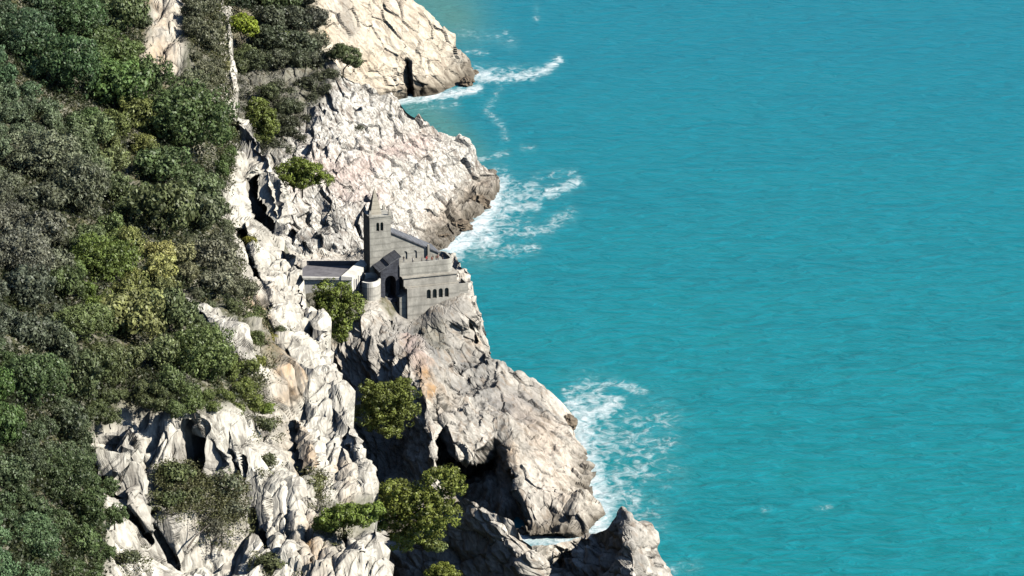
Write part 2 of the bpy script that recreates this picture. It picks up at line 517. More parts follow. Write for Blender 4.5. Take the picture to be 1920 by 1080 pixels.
# ------------------------------------------------------------------ the sea
def build_sea():
    xs = np.concatenate([[-30000, -9000, -3000, -900, -300, -150], np.arange(-90, 62, 0.8), np.arange(64, 130, 3.0), [160, 220, 300, 600, 1500, 5000, 30000]])
    ys = np.concatenate([[-2000, 200, 600, 800], np.arange(850, 1440, 1.7), [1470, 1550, 1700, 2000, 3000, 6000, 15000, 45000]])
    X, Yg = np.meshgrid(xs, ys)
    v = np.stack([X, Yg, np.zeros_like(X)], -1)
    vis = Yg > 700
    px, py = project(np.where(vis[..., None], v, [0, 1000, 0]))
    px = np.where(vis, px, -9999)
    foam = np.zeros_like(X)
    strokes = [
        ([(928, 348), (918, 385), (893, 425), (845, 466)], 30, 1.25), ([(935, 372), (990, 366), (1040, 358), (1082, 342)], 13, 0.75),
        ([(900, 440), (960, 436), (1020, 430), (1068, 402)], 14, 0.6), ([(950, 388), (1005, 386)], 12, 0.85), ([(945, 385)], 48, 0.85),
        ([(905, 442)], 40, 1.0), ([(850, 470), (930, 472), (1000, 466)], 14, 0.55), ([(1000, 332), (1076, 322)], 9, 0.38), ([(940, 350), (1000, 352)], 14, 0.5),
        ([(740, 189), (800, 183), (870, 172), (897, 166)], 9, 1.25), ([(878, 139), (915, 138)], 9, 1.2),
        ([(885, 148), (940, 147), (1000, 141), (1025, 130), (1047, 112)], 9, 0.95), ([(875, 98), (912, 99)], 6, 0.5),
        ([(885, 130), (950, 136), (1010, 132)], 13, 0.5), ([(936, 168), (912, 208), (938, 232), (948, 258)], 8, 0.42),
        ([(880, 302), (950, 288)], 8, 0.42), ([(860, 60), (930, 70), (960, 82)], 14, 0.3), ([(980, 276), (1000, 278)], 6, 0.45), ([(770, 205), (850, 196)], 12, 0.35),
        ([(1070, 758), (1092, 776), (1130, 774), (1152, 752)], 18, 1.0), ([(1060, 735), (1100, 722), (1150, 717), (1205, 735)], 10, 0.6), ([(1110, 755)], 45, 0.75),
        ([(1085, 800), (1088, 850), (1108, 905), (1122, 945), (1115, 990)], 40, 1.15), ([(1130, 830)], 60, 0.6), ([(1180, 830)], 75, 0.5), ([(1150, 900), (1212, 880)], 26, 0.62),
        ([(1235, 795)], 45, 0.4), ([(1190, 870), (1262, 828)], 16, 0.5), ([(1130, 925), (1190, 935)], 22, 0.7), ([(985, 1012), (1015, 1016), (1080, 1016), (1125, 992)], 20, 1.15),
        ([(1205, 965)], 50, 0.36), ([(1250, 885)], 40, 0.3), ([(1255, 1068), (1300, 1062)], 14, 0.35),
        ([(1434, 956)], 5, 1.0), ([(1545, 951)], 5, 0.85), ([(1597, 924)], 5, 0.9), ([(1652, 1067)], 5, 0.85), ([(1006, 35)], 6, 0.7), ([(948, 61)], 6, 0.6),
    ]
    for line, w, a in strokes:
        foam = np.maximum(foam, a * np.exp(-(polydist(px, py, line) / w) ** 2))
    shallow = np.zeros_like(X)
    for line, w, a in [([(780, -20), (850, 30)], 60, 1.0), ([(770, 205), (850, 250), (880, 290)], 34, 0.75), ([(900, 480)], 30, 0.3)]:
        shallow = np.maximum(shallow, a * np.exp(-(polydist(px, py, line) / w) ** 2))
    ny, nx = X.shape
    idx = np.arange(nx * ny).reshape(ny, nx)
    f = np.stack([idx[:-1, :-1], idx[:-1, 1:], idx[1:, 1:], idx[1:, :-1]], -1).reshape(-1, 4)
    t = NT("sea_water")
    co = t.n("ShaderNodeTexCoord").outputs['Object']
    att = t.n("ShaderNodeSeparateColor", {'Color': t.n("ShaderNodeAttribute", attribute_name="surf").outputs['Color']})
    fm, sh = att.outputs[0], att.outputs[1]
    rot = (0, 0, math.radians(-12))
    w1 = t.noise(t.mapping(co, rot, (0.115, 0.26, 1)), 1.0, 5, 0.62, 0.6)
    w2 = t.noise(t.mapping(co, (0, 0, math.radians(9)), (0.22, 0.60, 1)), 1.0, 4, 0.6, 0.4)
    w3 = t.noise(t.mapping(co, rot, (0.014, 0.04, 1)), 1.0, 4, 0.55, 0.8)
    deep = t.mix(t.ramp(w3, [(0.35, grey(0)), (0.65, grey(1))]), (0.004, 0.165, 0.186), (0.008, 0.215, 0.228))
    deep = t.mix(t.ramp(w1, [(0.36, grey(0)), (0.66, grey(1))]), deep, (0.010, 0.255, 0.298))
    yy = t.n("ShaderNodeSeparateXYZ", {'Vector': co}).outputs[1]
    off = t.math('DIVIDE', t.math('SUBTRACT', yy, 950.0), 450.0, True)
    deep = t.mix(t.math('MULTIPLY', off, 0.6), deep, (0.006, 0.185, 0.275))  # bluer with distance: reflected sky painted into the water colour
    deep = t.mix(t.math('MULTIPLY', sh, 0.75), deep, (0.10, 0.24, 0.19))
    lace = t.noise(t.mapping(co, (0, 0, 0), (0.28, 0.22, 1)), 1.0, 6, 0.62, 1.2)
    lace2 = t.n("ShaderNodeTexVoronoi", {'Vector': t.mapping(t.n("ShaderNodeVectorMath", {0: co, 1: t.n("ShaderNodeTexNoise", {'Vector': co, 'Scale': 0.35, 'Detail': 3.0}).outputs[1]}, operation='ADD').outputs[0], (0, 0, 0), (0.42, 0.2, 1)), 'Scale': 1.0}, feature='DISTANCE_TO_EDGE').outputs[0]
    fa = t.math('ADD', fm, t.math('MULTIPLY', t.math('SUBTRACT', lace, 0.5), 2.3))
    fa = t.math('SUBTRACT', fa, t.math('MULTIPLY', lace2, 0.55))
    fa = t.math('MULTIPLY', t.math('SUBTRACT', fa, 0.30), 0.85, True)
    fa = t.math('MULTIPLY', fa, t.math('MULTIPLY', fm, 3.0, True), True)
    haze = t.math('MULTIPLY', t.math('MULTIPLY', fm, 0.85, True), t.ramp(lace, [(0.35, grey(0)), (0.6, grey(1))]))
    col = t.mix(haze, deep, (0.20, 0.42, 0.43))
    col = t.mix(fa, col, (0.80, 0.84, 0.84))
    hgt = t.math('ADD', t.math('MULTIPLY', w1, 1.0), t.math('MULTIPLY', w2, 0.32))
    hgt = t.math('ADD', hgt, t.math('MULTIPLY', fa, 0.15))
    bp = t.n("ShaderNodeBump", {'Strength': 1.0, 'Distance': 1.1, 'Height': hgt})
    p = t.n("ShaderNodeBsdfPrincipled", {'Base Color': col, 'Roughness': t.math('ADD', t.math('MULTIPLY', fa, 0.4), 0.3), 'IOR': 1.33, 'Normal': bp.outputs[0]})
    p.inputs['Specular IOR Level'].default_value = 0.11
    me = mesh_np("sea", v.reshape(-1, 3), f, [t.done(p.outputs[0])])
    at = me.attributes.new("surf", 'FLOAT_COLOR', 'POINT')
    d = np.zeros((nx * ny, 4), np.float32)
    d[:, 0] = foam.ravel(); d[:, 1] = shallow.ravel(); d[:, 3] = 1
    at.data.foreach_set("color", d.ravel())
    tag(link("sea", me), "turquoise sea ruffled by wind, white foam along the rocks", None, None, 'structure')
build_sea()

# ------------------------------------------------------------------ rock
R_ = math.radians
MR_FAR = rock_material("pale_limestone_far", (0.76, 0.68, 0.54), (0.58, 0.50, 0.38), (0.22, 0.18, 0.14), (0, R_(40), R_(15)), (1.2, 0.45, 0.4), 6.5, 0.45, 0.35)
MR_MID = rock_material("pale_limestone_blocky", (0.80, 0.765, 0.68), (0.60, 0.565, 0.49), (0.17, 0.15, 0.13), (0, R_(35), R_(10)), (1.3, 0.5, 0.5), 7.0, 0.8, 0.3, fissure=0.7, fcol=(0.22, 0.175, 0.14))
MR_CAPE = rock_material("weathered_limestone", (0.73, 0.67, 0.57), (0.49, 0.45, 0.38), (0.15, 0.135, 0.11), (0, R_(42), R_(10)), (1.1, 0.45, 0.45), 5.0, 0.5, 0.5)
MR_NEAR = rock_material("cliff_limestone", (0.76, 0.72, 0.61), (0.54, 0.50, 0.42), (0.15, 0.135, 0.11), (0, R_(18), R_(10)), (1.6, 0.3, 0.3), 3.0, 0.5, 0.9, fissure=0.8, fcol=(0.22, 0.20, 0.17))

def z2y(lst):
    return [(x, y, YZ(x, y, -v) if v <= 0 else v) for x, y, v in lst]     # v <= 0: height -v above the water; else distance

# far headland
land("headland", [(-70, 380, 705), (-20, 390, 752), (0, 390, 773), (40, 395, 822), (75, 395, 851), (100, 400, 869), (125, 400, 879), (150, 400, 884), (165, 400, 872), (180, 400, 800), (188, 400, 748), (205, 400, 690), (240, 400, 640)],
     z2y([(400, -70, 1330), (560, -70, 1335), (700, -70, 1340), (400, 0, 1290), (600, 0, 1312), (700, 0, 1332), (772, 0, 1350), (450, 100, 1265), (560, 100, 1275), (650, 120, 1298), (700, 60, 1325), (760, 60, 1335), (851, 75, 1356), (820, 110, 1343), (760, 120, 1328),
          (880, 125, -2), (884, 150, 0), (800, 180, 0), (748, 187, 0), (640, 215, 1285), (500, 215, 1255), (400, 240, 1235), (640, 240, 1280)]),
     300, 260, (0, R_(40), R_(15)), [((0.15, 0.06, 0.03), 4.5, 1, 0.0, 1), ((0.42, 0.16, 0.09), 1.4, 2, 0.3, 2), ((0.7, 0.3, 0.2), 1.3, 1, 0.0, 3)], MR_FAR, 11,
     carves=[([(764, 118), (768, 178)], 8, 9)],
     tints=[([(640, 10), (660, 60)], 16, 2, 0.7), ([(620, 60)], 14, 0, 0.7), ([(690, 120)], 30, 0, 0.35), ([(860, 110)], 22, 2, 0.8), ([(730, 20)], 40, 1, 0.15)],
     vegpoly=[([(380, -90), (560, -90), (590, 0), (610, 60), (600, 120), (640, 150), (560, 260), (380, 260)], 30, 0.9)],
     skirt=[('R', (-0.06, 1), 45), ('T', (0, 1), 50)], label="pale rocky headland farthest along the coast")

# middle headland
land("blocky_headland", [(118, 400, 600), (128, 400, 640), (150, 400, 672), (168, 400, 708), (190, 400, 748), (225, 405, 803), (275, 410, 862), (318, 420, 906), (340, 430, 932), (352, 430, 926), (385, 435, 908), (420, 440, 884), (450, 450, 850), (466, 455, 838), (480, 460, 790), (500, 470, 760), (520, 480, 740)],
     z2y([(420, 118, 1208), (520, 118, 1212), (600, 118, 1215), (640, 130, 1206), (700, 168, 1212), (748, 190, 1216), (803, 225, 1222), (862, 275, 1224), (906, 318, 1228), (932, 340, -0.5), (910, 385, 0), (884, 420, 0), (846, 458, 0), (790, 480, -1),
          (640, 300, 1160), (560, 200, 1185), (450, 200, 1180), (700, 250, 1190), (760, 280, 1195), (700, 400, 1145), (600, 400, 1138), (600, 490, 1118), (500, 300, 1150), (540, 380, 1132), (800, 380, 1180), (860, 360, 1210), (760, 450, 1150), (480, 500, 1110), (740, 520, 1125)]),
     420, 360, (0, R_(35), R_(12)), [((0.15, 0.06, 0.05), 6.0, 1, 0.0, 1), ((0.42, 0.17, 0.17), 2.1, 2, 0.45, 2), ((0.62, 0.26, 0.22), 1.5, 1, 0.0, 3), ((1.1, 0.5, 0.5), 0.35, 2, 0.1, 4)], MR_MID, 23,
     carves=[([(625, 405), (630, 455)], 10, 5), ([(545, 440), (570, 470)], 12, 4), ([(800, 395), (850, 440)], 10, 4), ([(700, 480), (640, 470)], 14, 3)],
     tints=[([(600, 310), (660, 330), (700, 300), (740, 280), (800, 260)], 26, 1, 0.75), ([(640, 350), (700, 370)], 28, 1, 0.6), ([(560, 340)], 20, 1, 0.4), ([(560, 220), (600, 170)], 40, 2, 0.7), ([(540, 280)], 30, 2, 0.5), ([(580, 460), (640, 470)], 28, 2, 0.6), ([(820, 420), (900, 360)], 30, 0, 0.45), ([(880, 300)], 12, 2, 0.7), ([(560, 400)], 25, 2, 0.35)],
     vegpoly=[([(390, 100), (600, 110), (640, 130), (600, 190), (540, 260), (520, 300), (390, 300)], 40, 0.75)],
     skirt=[('R', (-0.06, 1), 60), ('T', (0, 1), 55)], label="blocky white headland with reddish stains behind the church")

# church promontory
cape_pts = z2y([(520, 480, 1040), (640, 478, 1055), (760, 480, 1052), (850, 490, 1045), (570, 520, 1022), (640, 520, 1024), (690, 530, -35.5), (650, 552, -36), (600, 560, -36), (700, 560, -35), (720, 570, -34), (735, 590, -31), (765, 598, -29), (820, 592, -31), (870, 566, 1012), (896, 562, 1016),
                (898, 610, 1014), (903, 660, 1012), (960, 690, -18), (1040, 730, -10), (1075, 760, -5), (1094, 790, -0.5), (1078, 830, 0), (1092, 880, 0), (1112, 940, 0), (1107, 985, 0), (1078, 1002, 0),
                (800, 640, -27), (860, 660, -23), (850, 700, -21), (930, 700, -19.5), (900, 740, -19), (1000, 780, -11.5), (880, 800, -17.5), (880, 845, -15.5), (930, 800, -16), (850, 760, -19.5), (970, 840, -13), (965, 900, -9), (965, 985, -1.5), (1000, 850, -10.5), (1040, 800, -6.5), (1060, 850, -3.5), (1000, 880, -9), (1050, 900, -5), (1065, 960, -3), (1000, 960, -4.5), (1000, 1000, -0.8), (1040, 940, -4.5), (1000, 1032, YZ(1000, 1032, -6)), (1040, 1026, YZ(1040, 1026, -6)), (820, 1045, YZ(820, 1045, -5)),
                (780, 660, 984), (800, 700, 970), (797, 740, 961), (805, 800, 953), (815, 850, 945), (818, 885, 941), (720, 640, 988), (670, 640, 993), (660, 690, 990), (720, 690, 981), (650, 740, 988), (700, 760, 978), (750, 760, 970), (690, 800, 979), (740, 820, 968), (700, 860, 972), (785, 860, 950), (740, 880, 961), (690, 940, -1), (860, 940, -0.8), (930, 960, -0.5), (960, 1010, -0.3), (720, 1000, -0.3), (860, 1010, -0.3)])
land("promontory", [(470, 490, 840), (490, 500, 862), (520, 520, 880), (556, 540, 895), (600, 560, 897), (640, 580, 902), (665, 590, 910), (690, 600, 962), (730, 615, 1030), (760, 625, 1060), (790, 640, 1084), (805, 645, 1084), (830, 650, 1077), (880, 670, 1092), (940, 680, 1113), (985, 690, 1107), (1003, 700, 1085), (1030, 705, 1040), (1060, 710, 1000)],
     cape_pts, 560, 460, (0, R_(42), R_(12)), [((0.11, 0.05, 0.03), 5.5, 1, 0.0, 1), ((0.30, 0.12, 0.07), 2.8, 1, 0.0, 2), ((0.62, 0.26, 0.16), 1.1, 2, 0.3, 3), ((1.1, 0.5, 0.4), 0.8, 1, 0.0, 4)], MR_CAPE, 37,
     carves=[([(800, 715), (815, 765)], 9, 6), ([(790, 690), (800, 760), (812, 830), (818, 890)], 14, -3), ([(963, 900), (968, 985)], 13, 9), ([(1062, 788), (1060, 802)], 10, 5), ([(1013, 778)], 8, 3),
             ([(880, 610), (892, 640)], 6, 3), ([(690, 640), (760, 680)], 20, 3), ([(850, 690), (880, 720)], 9, 2)],
     hollows=[([(806, 735), (822, 775), (840, 800), (862, 860), (882, 858), (925, 818), (950, 832), (962, 900), (972, 990), (900, 985), (840, 960), (815, 890)], 9, [[740, 800, 850, 880, 930, 985], [1004, 999, 985, 973, 955.5, 940]]),
              ([(985, 968), (1040, 966), (1075, 988), (1085, 1006), (985, 1012)], 9, [[960, 1012], [939, 929]])],
     calm=[([(560, 480), (720, 480), (765, 600), (680, 585), (560, 560)], 14), ([(745, 560), (885, 540), (890, 590), (820, 615), (750, 612)], 16), ([(1015, 700), (1110, 745), (1115, 800), (1035, 775)], 24)],
     tints=[([(770, 620), (850, 670), (930, 730), (980, 770)], 62, 2, 1.0), ([(860, 590)], 40, 2, 0.75), ([(850, 770), (890, 800)], 36, 2, 0.6), ([(890, 640), (960, 700), (1040, 760)], 16, 2, 0.35), ([(795, 700), (805, 740)], 13, 0, 0.9), ([(955, 850), (960, 920)], 14, 0, 0.6), ([(895, 640)], 14, 0, 0.4), ([(830, 760)], 25, 0, 0.3), ([(690, 650), (680, 760), (740, 860)], 55, 2, 0.6),  # grey on the left flank: its shade deepened in the rock colour
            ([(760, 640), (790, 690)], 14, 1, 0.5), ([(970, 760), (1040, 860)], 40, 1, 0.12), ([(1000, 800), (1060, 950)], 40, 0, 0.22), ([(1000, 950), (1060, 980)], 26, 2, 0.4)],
     vegpoly=[([(560, 540), (690, 545), (680, 600), (640, 650), (590, 640)], 20, 0.8), ([(780, 610), (830, 600), (840, 660), (800, 650)], 20, 0.45), ([(715, 545), (745, 580), (735, 600), (712, 570)], 8, 0.9)],
     even=([0, 1200], [-900, -900]), skirt=[('R', (-0.02, 1), 42), ('T', (0, 1), 45)], label="rocky promontory with a dark cave, carrying the church")

# rocks at the foot of the picture
land("crag", [(640, 1040, 1240), (700, 1030, 1240), (760, 995, 1240), (800, 962, 1240), (845, 940, 1240), (872, 934, 1240), (900, 950, 1240), (935, 962, 1240), (965, 980, 1240), (990, 1006, 1240), (1012, 1020, 1240), (1035, 1022, 1240), (1060, 1018, 1240), (1110, 1002, 1240), (1138, 992, 1240), (1154, 976, 1240), (1162, 962, 1240), (1167, 950, 1240), (1172, 960, 1240), (1182, 974, 1240), (1205, 990, 1240), (1232, 1022, 1240), (1248, 1070, 1240), (1256, 1110, 1240), (1268, 1150, 1240), (1300, 1235, 1240)],
     z2y([(640, 1040, 925), (700, 1030, 920), (760, 995, 914), (800, 962, 911), (845, 940, 906), (872, 934, 900), (900, 950, 896), (935, 962, 892), (965, 985, 889), (990, 1018, 886), (1012, 1046, 884), (1035, 1052, 910), (1060, 1042, 914), (1110, 1012, 914), (1165, 958, 900), (1180, 980, 892), (1200, 992, 896), (1226, 1010, 900), (1258, 1070, 906), (1280, 1150, 890), (1300, 1235, 870),
          (700, 1080, 908), (800, 1080, 902), (860, 1040, 903), (900, 1040, 893), (930, 1000, 888), (960, 1060, 885), (1000, 1080, 880), (1040, 1080, 900), (1100, 1060, 902), (1150, 1020, 900), (1178, 1020, 882), (1190, 1080, 870), (1225, 1060, 890), (1130, 1090, 896), (640, 1240, 880), (800, 1240, 872), (960, 1240, 852), (1060, 1240, 856), (1180, 1240, 835), (1260, 1240, 862)]),
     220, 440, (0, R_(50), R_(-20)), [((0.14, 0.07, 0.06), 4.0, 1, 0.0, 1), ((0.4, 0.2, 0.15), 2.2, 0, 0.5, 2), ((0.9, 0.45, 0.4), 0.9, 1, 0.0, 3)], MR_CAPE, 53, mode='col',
     calm=[([(1150, 985), (1166, 930), (1185, 985)], 26)], tints=[([(680, 1080), (800, 1040), (900, 1040), (960, 1080)], 46, 2, 0.7), ([(1060, 1080), (1140, 1050)], 40, 2, 0.7), ([(1167, 960), (1210, 1060)], 40, 2, 0.6)], skirt=[('T', (0.1, 1), 16)], label="jagged dark crag with two peaks in front of the cave")  # grey along the crag's front paints its shade darker

# near cliff under the wooded slope
near_pts = [(-120, -80, 750), (428, -80, 815), (428, 0, 800), (432, 100, 785), (440, 200, 770), (505, 300, 748), (528, 380, 727), (578, 500, 692), (605, 570, 672), (640, 640, 652), (680, 800, 612), (715, 940, 582), (738, 1080, 556), (760, 1190, 540),
            (0, 0, 742), (0, 300, 670), (0, 540, 590), (0, 800, 520), (0, 1080, 460), (-120, 1190, 430), (-120, 540, 570), (200, 0, 775), (200, 300, 697), (200, 540, 618), (200, 800, 566), (200, 1080, 520), (420, 380, 702), (450, 560, 643), (455, 690, 605), (470, 790, 588), (350, 770, 570), (350, 1080, 548),
            (500, 1000, 562), (560, 900, 580), (600, 1080, 550), (520, 640, 632), (480, 420, 708), (420, 200, 758), (350, 100, 765), (300, 60, 768), (480, 520, 672), (560, 760, 612)]
land("cliff", [(-90, -130, 410), (0, -130, 428), (100, -130, 433), (190, -130, 439), (235, -130, 455), (270, -130, 488), (300, -130, 504), (380, -130, 520), (440, -130, 538), (500, -130, 571), (570, -130, 592), (640, -130, 616), (700, -130, 628), (760, -130, 643), (800, -130, 660), (870, -130, 684), (940, -130, 696), (1010, -130, 706), (1080, -130, 719), (1190, -130, 742)],
     near_pts, 700, 640, (0, R_(16), R_(14)), [((0.10, 0.04, 0.018), 5.0, 1, 0.0, 1), ((0.27, 0.10, 0.045), 2.6, 0, 0.7, 2), ((0.75, 0.3, 0.15), 0.9, 1, 0.0, 3), ((0.42, 0.10, 0.035), 0.8, 2, 0.55, 4)], MR_NEAR, 71,
     hollows=[([(205, 815), (240, 775), (275, 790), (282, 830), (245, 860)], 4, -3), ([(168, 845), (195, 820), (245, 862), (222, 912)], 4, -3.6), ([(240, 905), (268, 872), (312, 960), (285, 1010), (238, 945)], 5, -2.5), ([(335, 790), (368, 785), (392, 860), (382, 905), (350, 885)], 8, 4),
              ([(446, 432), (462, 424), (478, 500), (514, 580), (500, 588), (468, 532), (453, 480)], 4, 9), ([(565, 590), (580, 600), (599, 640), (590, 648)], 4, 7), ([(518, 652), (542, 662), (572, 738), (560, 757), (534, 702)], 5, 9), ([(476, 325), (496, 335), (518, 408), (506, 426), (484, 392)], 5, 9), ([(425, 232), (455, 236), (478, 262), (462, 275), (435, 262)], 5, 6), ([(505, 590), (545, 690), (530, 700), (495, 640)], 6, 5)],
     carves=[([(530, 780), (570, 900)], 16, 4), ([(428, 235), (470, 262)], 16, 6),
             ([(500, 290), (525, 380), (545, 440)], 8, -3), ([(170, 855), (225, 905)], 16, 7), ([(205, 820), (245, 860)], 5, 3), ([(245, 960), (285, 1015)], 6, 4), ([(380, 800), (375, 890)], 22, 5), ([(455, 860), (480, 960), (500, 1030)], 8, 4), ([(340, 548), (385, 590), (430, 640), (468, 700)], 10, -5),
             ([(560, 900), (580, 1060)], 14, 4), ([(425, 0), (438, 190)], 8, -2), ([(690, 900), (700, 1010)], 14, 3), ([(655, 800), (680, 930)], 8, 2.5)],
     tints=[([(480, 560), (500, 640), (540, 740)], 22, 0, 0.85), ([(540, 780), (570, 880)], 20, 0, 0.8), ([(590, 990), (600, 1060)], 30, 0, 0.95), ([(290, 20), (300, 100), (330, 130)], 40, 0, 0.7), ([(345, 552), (460, 690)], 14, 2, 0.5), ([(245, 330)], 28, 0, 0.6), ([(640, 860), (660, 960)], 16, 0, 0.4),
            ([(390, 630), (440, 680)], 16, 2, 0.5), ([(240, 830), (320, 990)], 45, 2, 0.45), ([(380, 860)], 60, 2, 0.6), ([(490, 360), (505, 420)], 14, 2, 0.8), ([(440, 240), (470, 270)], 16, 2, 0.9), ([(620, 760), (650, 820)], 24, 2, 0.25), ([(690, 1000)], 25, 2, 0.5), ([(480, 440)], 30, 2, 0.2)],
     vegpoly=[([(-140, -100), (290, -100), (280, 60), (265, 130), (300, 150), (380, 160), (425, 200), (440, 290), (412, 385), (440, 480), (455, 580), (475, 650), (465, 770), (330, 770), (240, 755), (170, 820), (190, 900), (210, 1000), (190, 1200), (-140, 1200)], 26, 1.0),
              ([(350, -90), (410, -90), (415, 170), (350, 150), (345, 60)], 14, 0.9), ([(470, 570), (505, 600), (520, 690), (480, 700)], 16, 0.7), ([(290, 870), (380, 870), (390, 960), (300, 960)], 20, 0.75), ([(380, 920), (470, 900), (470, 980), (390, 990)], 20, 0.6), ([(600, 940), (700, 930), (700, 1000), (610, 1010)], 16, 0.7), ([(560, 880), (610, 880), (600, 940), (560, 930)], 12, 0.5)],
     skirt=[('R', (-0.2, 1), 60)]
     , squash=0.3, notches=[([(458, 415), (480, 500), (518, 592)], 24, 14), ([(492, 322), (514, 400), (524, 440)], 24, 12), ([(572, 585), (604, 655)], 15, 10), ([(536, 645), (568, 725), (582, 775)], 28, 13), ([(497, 580), (545, 700)], 17, 9), ([(450, 228), (484, 275)], 26, 9),
                            ([(556, 780), (584, 910)], 20, 8), ([(462, 860), (512, 1045)], 15, 9), ([(368, 780), (398, 890)], 30, 8), ([(650, 790), (684, 945)], 12, 6), ([(600, 700), (640, 800)], 12, 6), ([(535, 900), (560, 1060)], 14, 8), ([(300, 940), (345, 1070)], 12, 6), ([(425, 790), (455, 900)], 12, 6), ([(640, 960), (668, 1080)], 14, 7)], bare=[([(342, 550), (385, 590), (430, 640), (468, 700)], 16)], even=([-90, 250, 400, 560, 700, 760, 830, 1190], [300, 400, 400, 440, 440, 200, 160, 170]), label="sheer pale limestone cliff below the wooded slope")

# the slope that joins the cliff to the headlands, mostly hidden behind the cliff's edge
def hillside():
    edge_y = [-200, 0, 190, 235, 270, 300, 380, 440, 500, 570, 640, 700, 760, 800, 870, 940, 1010, 1080, 1190, 2500]
    edge_x = [400, 428, 439, 455, 488, 504, 520, 538, 571, 592, 616, 628, 643, 660, 684, 696, 706, 719, 742, 900]
    foot = []
    for name, rows in (("promontory", [(1030, 712), (960, 692), (880, 678), (800, 650), (730, 622), (660, 596), (600, 566), (540, 536), (490, 506)]),
                       ("blocky_headland", [(470, 462), (400, 442), (330, 428), (250, 414), (180, 406), (125, 404)]), ("headland", [(90, 400), (20, 395), (-60, 388)])):
        for py, px in rows:
            foot.append(P(px, py, SURF[name](np.float64(px), np.float64(py))) + (2.0, 0, -1.5))
    near = [np.array([x, y, -5.0]) for x, y in ((-20, 520), (-24, 600), (-27, 700), (-30, 800), (-31, 880))]
    foot = np.array(sorted(near + foot, key=lambda q: q[1]))
    far = foot[-1] + (6, 160, -30)
    foot = np.vstack([foot, far])
    ny, nx = 260, 120
    yy = np.linspace(foot[0, 1], foot[-1, 1], ny)
    fx = np.interp(yy, foot[:, 1], foot[:, 0]); fz = np.interp(yy, foot[:, 1], foot[:, 2])
    t = np.linspace(0, 1, nx)[None]
    X = fx[:, None] - 110 * t ** 1.15
    Z = fz[:, None] + (178 - fz[:, None]) * (1 - (1 - t) ** 1.7) * np.interp(yy, [600, 1000, 1480], [0.93, 0.9, 0.75])[:, None]
    Y = np.repeat(yy[:, None], nx, 1)
    p = np.stack([X, Y, Z], -1).reshape(-1, 3)
    n = fbm(p * 0.05, 4, 5) * 6 + fbm(p * 0.3, 3, 6) * 1.2 + chisel(p * np.array([0.12, 0.12, 0.05]), 3, 1)[0] * 6
    p[:, 2] += n * np.clip(t.repeat(ny, 0).ravel() * 8, 0, 1)
    px, py = project(p)
    lim = np.interp(py, edge_y, edge_x) - 10
    over = (px > lim) & (py < 1200) & (t.repeat(ny, 0).ravel() > 0.04)
    d = p[:, 1] * CP - (p[:, 2] - H) * SP
    p[:, 0] = np.where(over, (lim - 960) / 960 * TAN * d, p[:, 0])
    idx = np.arange(ny * nx).reshape(ny, nx)
    f = np.stack([idx[:-1, :-1], idx[1:, :-1], idx[1:, 1:], idx[:-1, 1:]], -1).reshape(-1, 4)
    me = mesh_np("hillside", p, f, [MR_MID])
    ca = me.attributes.new("tint", 'FLOAT_COLOR', 'POINT')
    tint = np.zeros((len(p), 4), np.float32)
    tint[:, 3] = np.clip(0.75 + fbm(p * 0.06, 3, 9) * 1.6, 0, 1); tint[:, 2] = 0.5
    ca.data.foreach_set("color", tint.ravel())
    tag(link("hillside", me), "scrubby hillside joining the cliff to the headlands", None, None, 'structure')
hillside()

def on(name, px, py):
    return P(px, py, SURF[name](np.float64(px), np.float64(py)))

# ------------------------------------------------------------------ trees and shrubs
def crown_mesh(name, seed, R, lobes, n_cl, n_leaf, size, flat=1.0, spread=0.42, droop=0.0):
    """leaf clumps over the surfaces of several overlapping lobes"""
    rng = np.random.default_rng(seed)
    if isinstance(lobes, int):
        L = []
        for i in range(lobes):
            a = rng.uniform(0, 6.283); r = rng.uniform(0.25, 0.62) * R if i else 0
            L.append((math.cos(a) * r, math.sin(a) * r, rng.uniform(-0.2, 0.42) * R * flat, rng.uniform(0.38, 0.62) * R))
    else:
        L = [tuple(c * R for c in l) for l in lobes]
    L = np.array(L)
    w = L[:, 3] ** 2; w /= w.sum()
    k = rng.choice(len(L), n_cl, p=w)
    d = rng.normal(size=(n_cl, 3)); d[:, 2] += 0.25
    d /= np.linalg.norm(d, axis=1, keepdims=True)
    rad = L[k, 3] * rng.uniform(0.62, 1.12, n_cl)
    c = L[k, :3] + d * rad[:, None] * np.array([1, 1, flat])
    cs = size * rng.uniform(1.3, 2.7, n_cl) * spread / 0.5
    n = n_cl * n_leaf
    cc = np.repeat(c, n_leaf, 0); dd = np.repeat(d, n_leaf, 0)
    o = rng.normal(size=(n, 3)) + dd * 0.5; o /= np.linalg.norm(o, axis=1, keepdims=True)
    lc = cc + o * (np.repeat(cs, n_leaf) * rng.uniform(0.7, 1.1, n))[:, None] * np.array([1, 1, 0.8])
    nn = o + rng.normal(size=(n, 3)) * 0.3
    ax = np.cross(nn, rng.normal(size=(n, 3))); ax /= np.linalg.norm(ax, axis=1, keepdims=True) + 1e-9
    bx = np.cross(nn, ax); bx /= np.linalg.norm(bx, axis=1, keepdims=True) + 1e-9
    s = size * rng.uniform(0.6, 1.3, n)[:, None]
    v = np.stack([lc - ax * s * .6, lc + bx * s * .34, lc + ax * s * .6, lc - bx * s * .34], 1).reshape(-1, 3)
    f = np.arange(n * 4).reshape(-1, 4)
    me = mesh_np(name, v, f, [M_LEAF])
    at = me.attributes.new("clump", 'FLOAT', 'POINT')
    at.data.foreach_set("value", np.repeat(rng.uniform(0, 1, n_cl), n_leaf * 4).astype(np.float32))
    return me, L

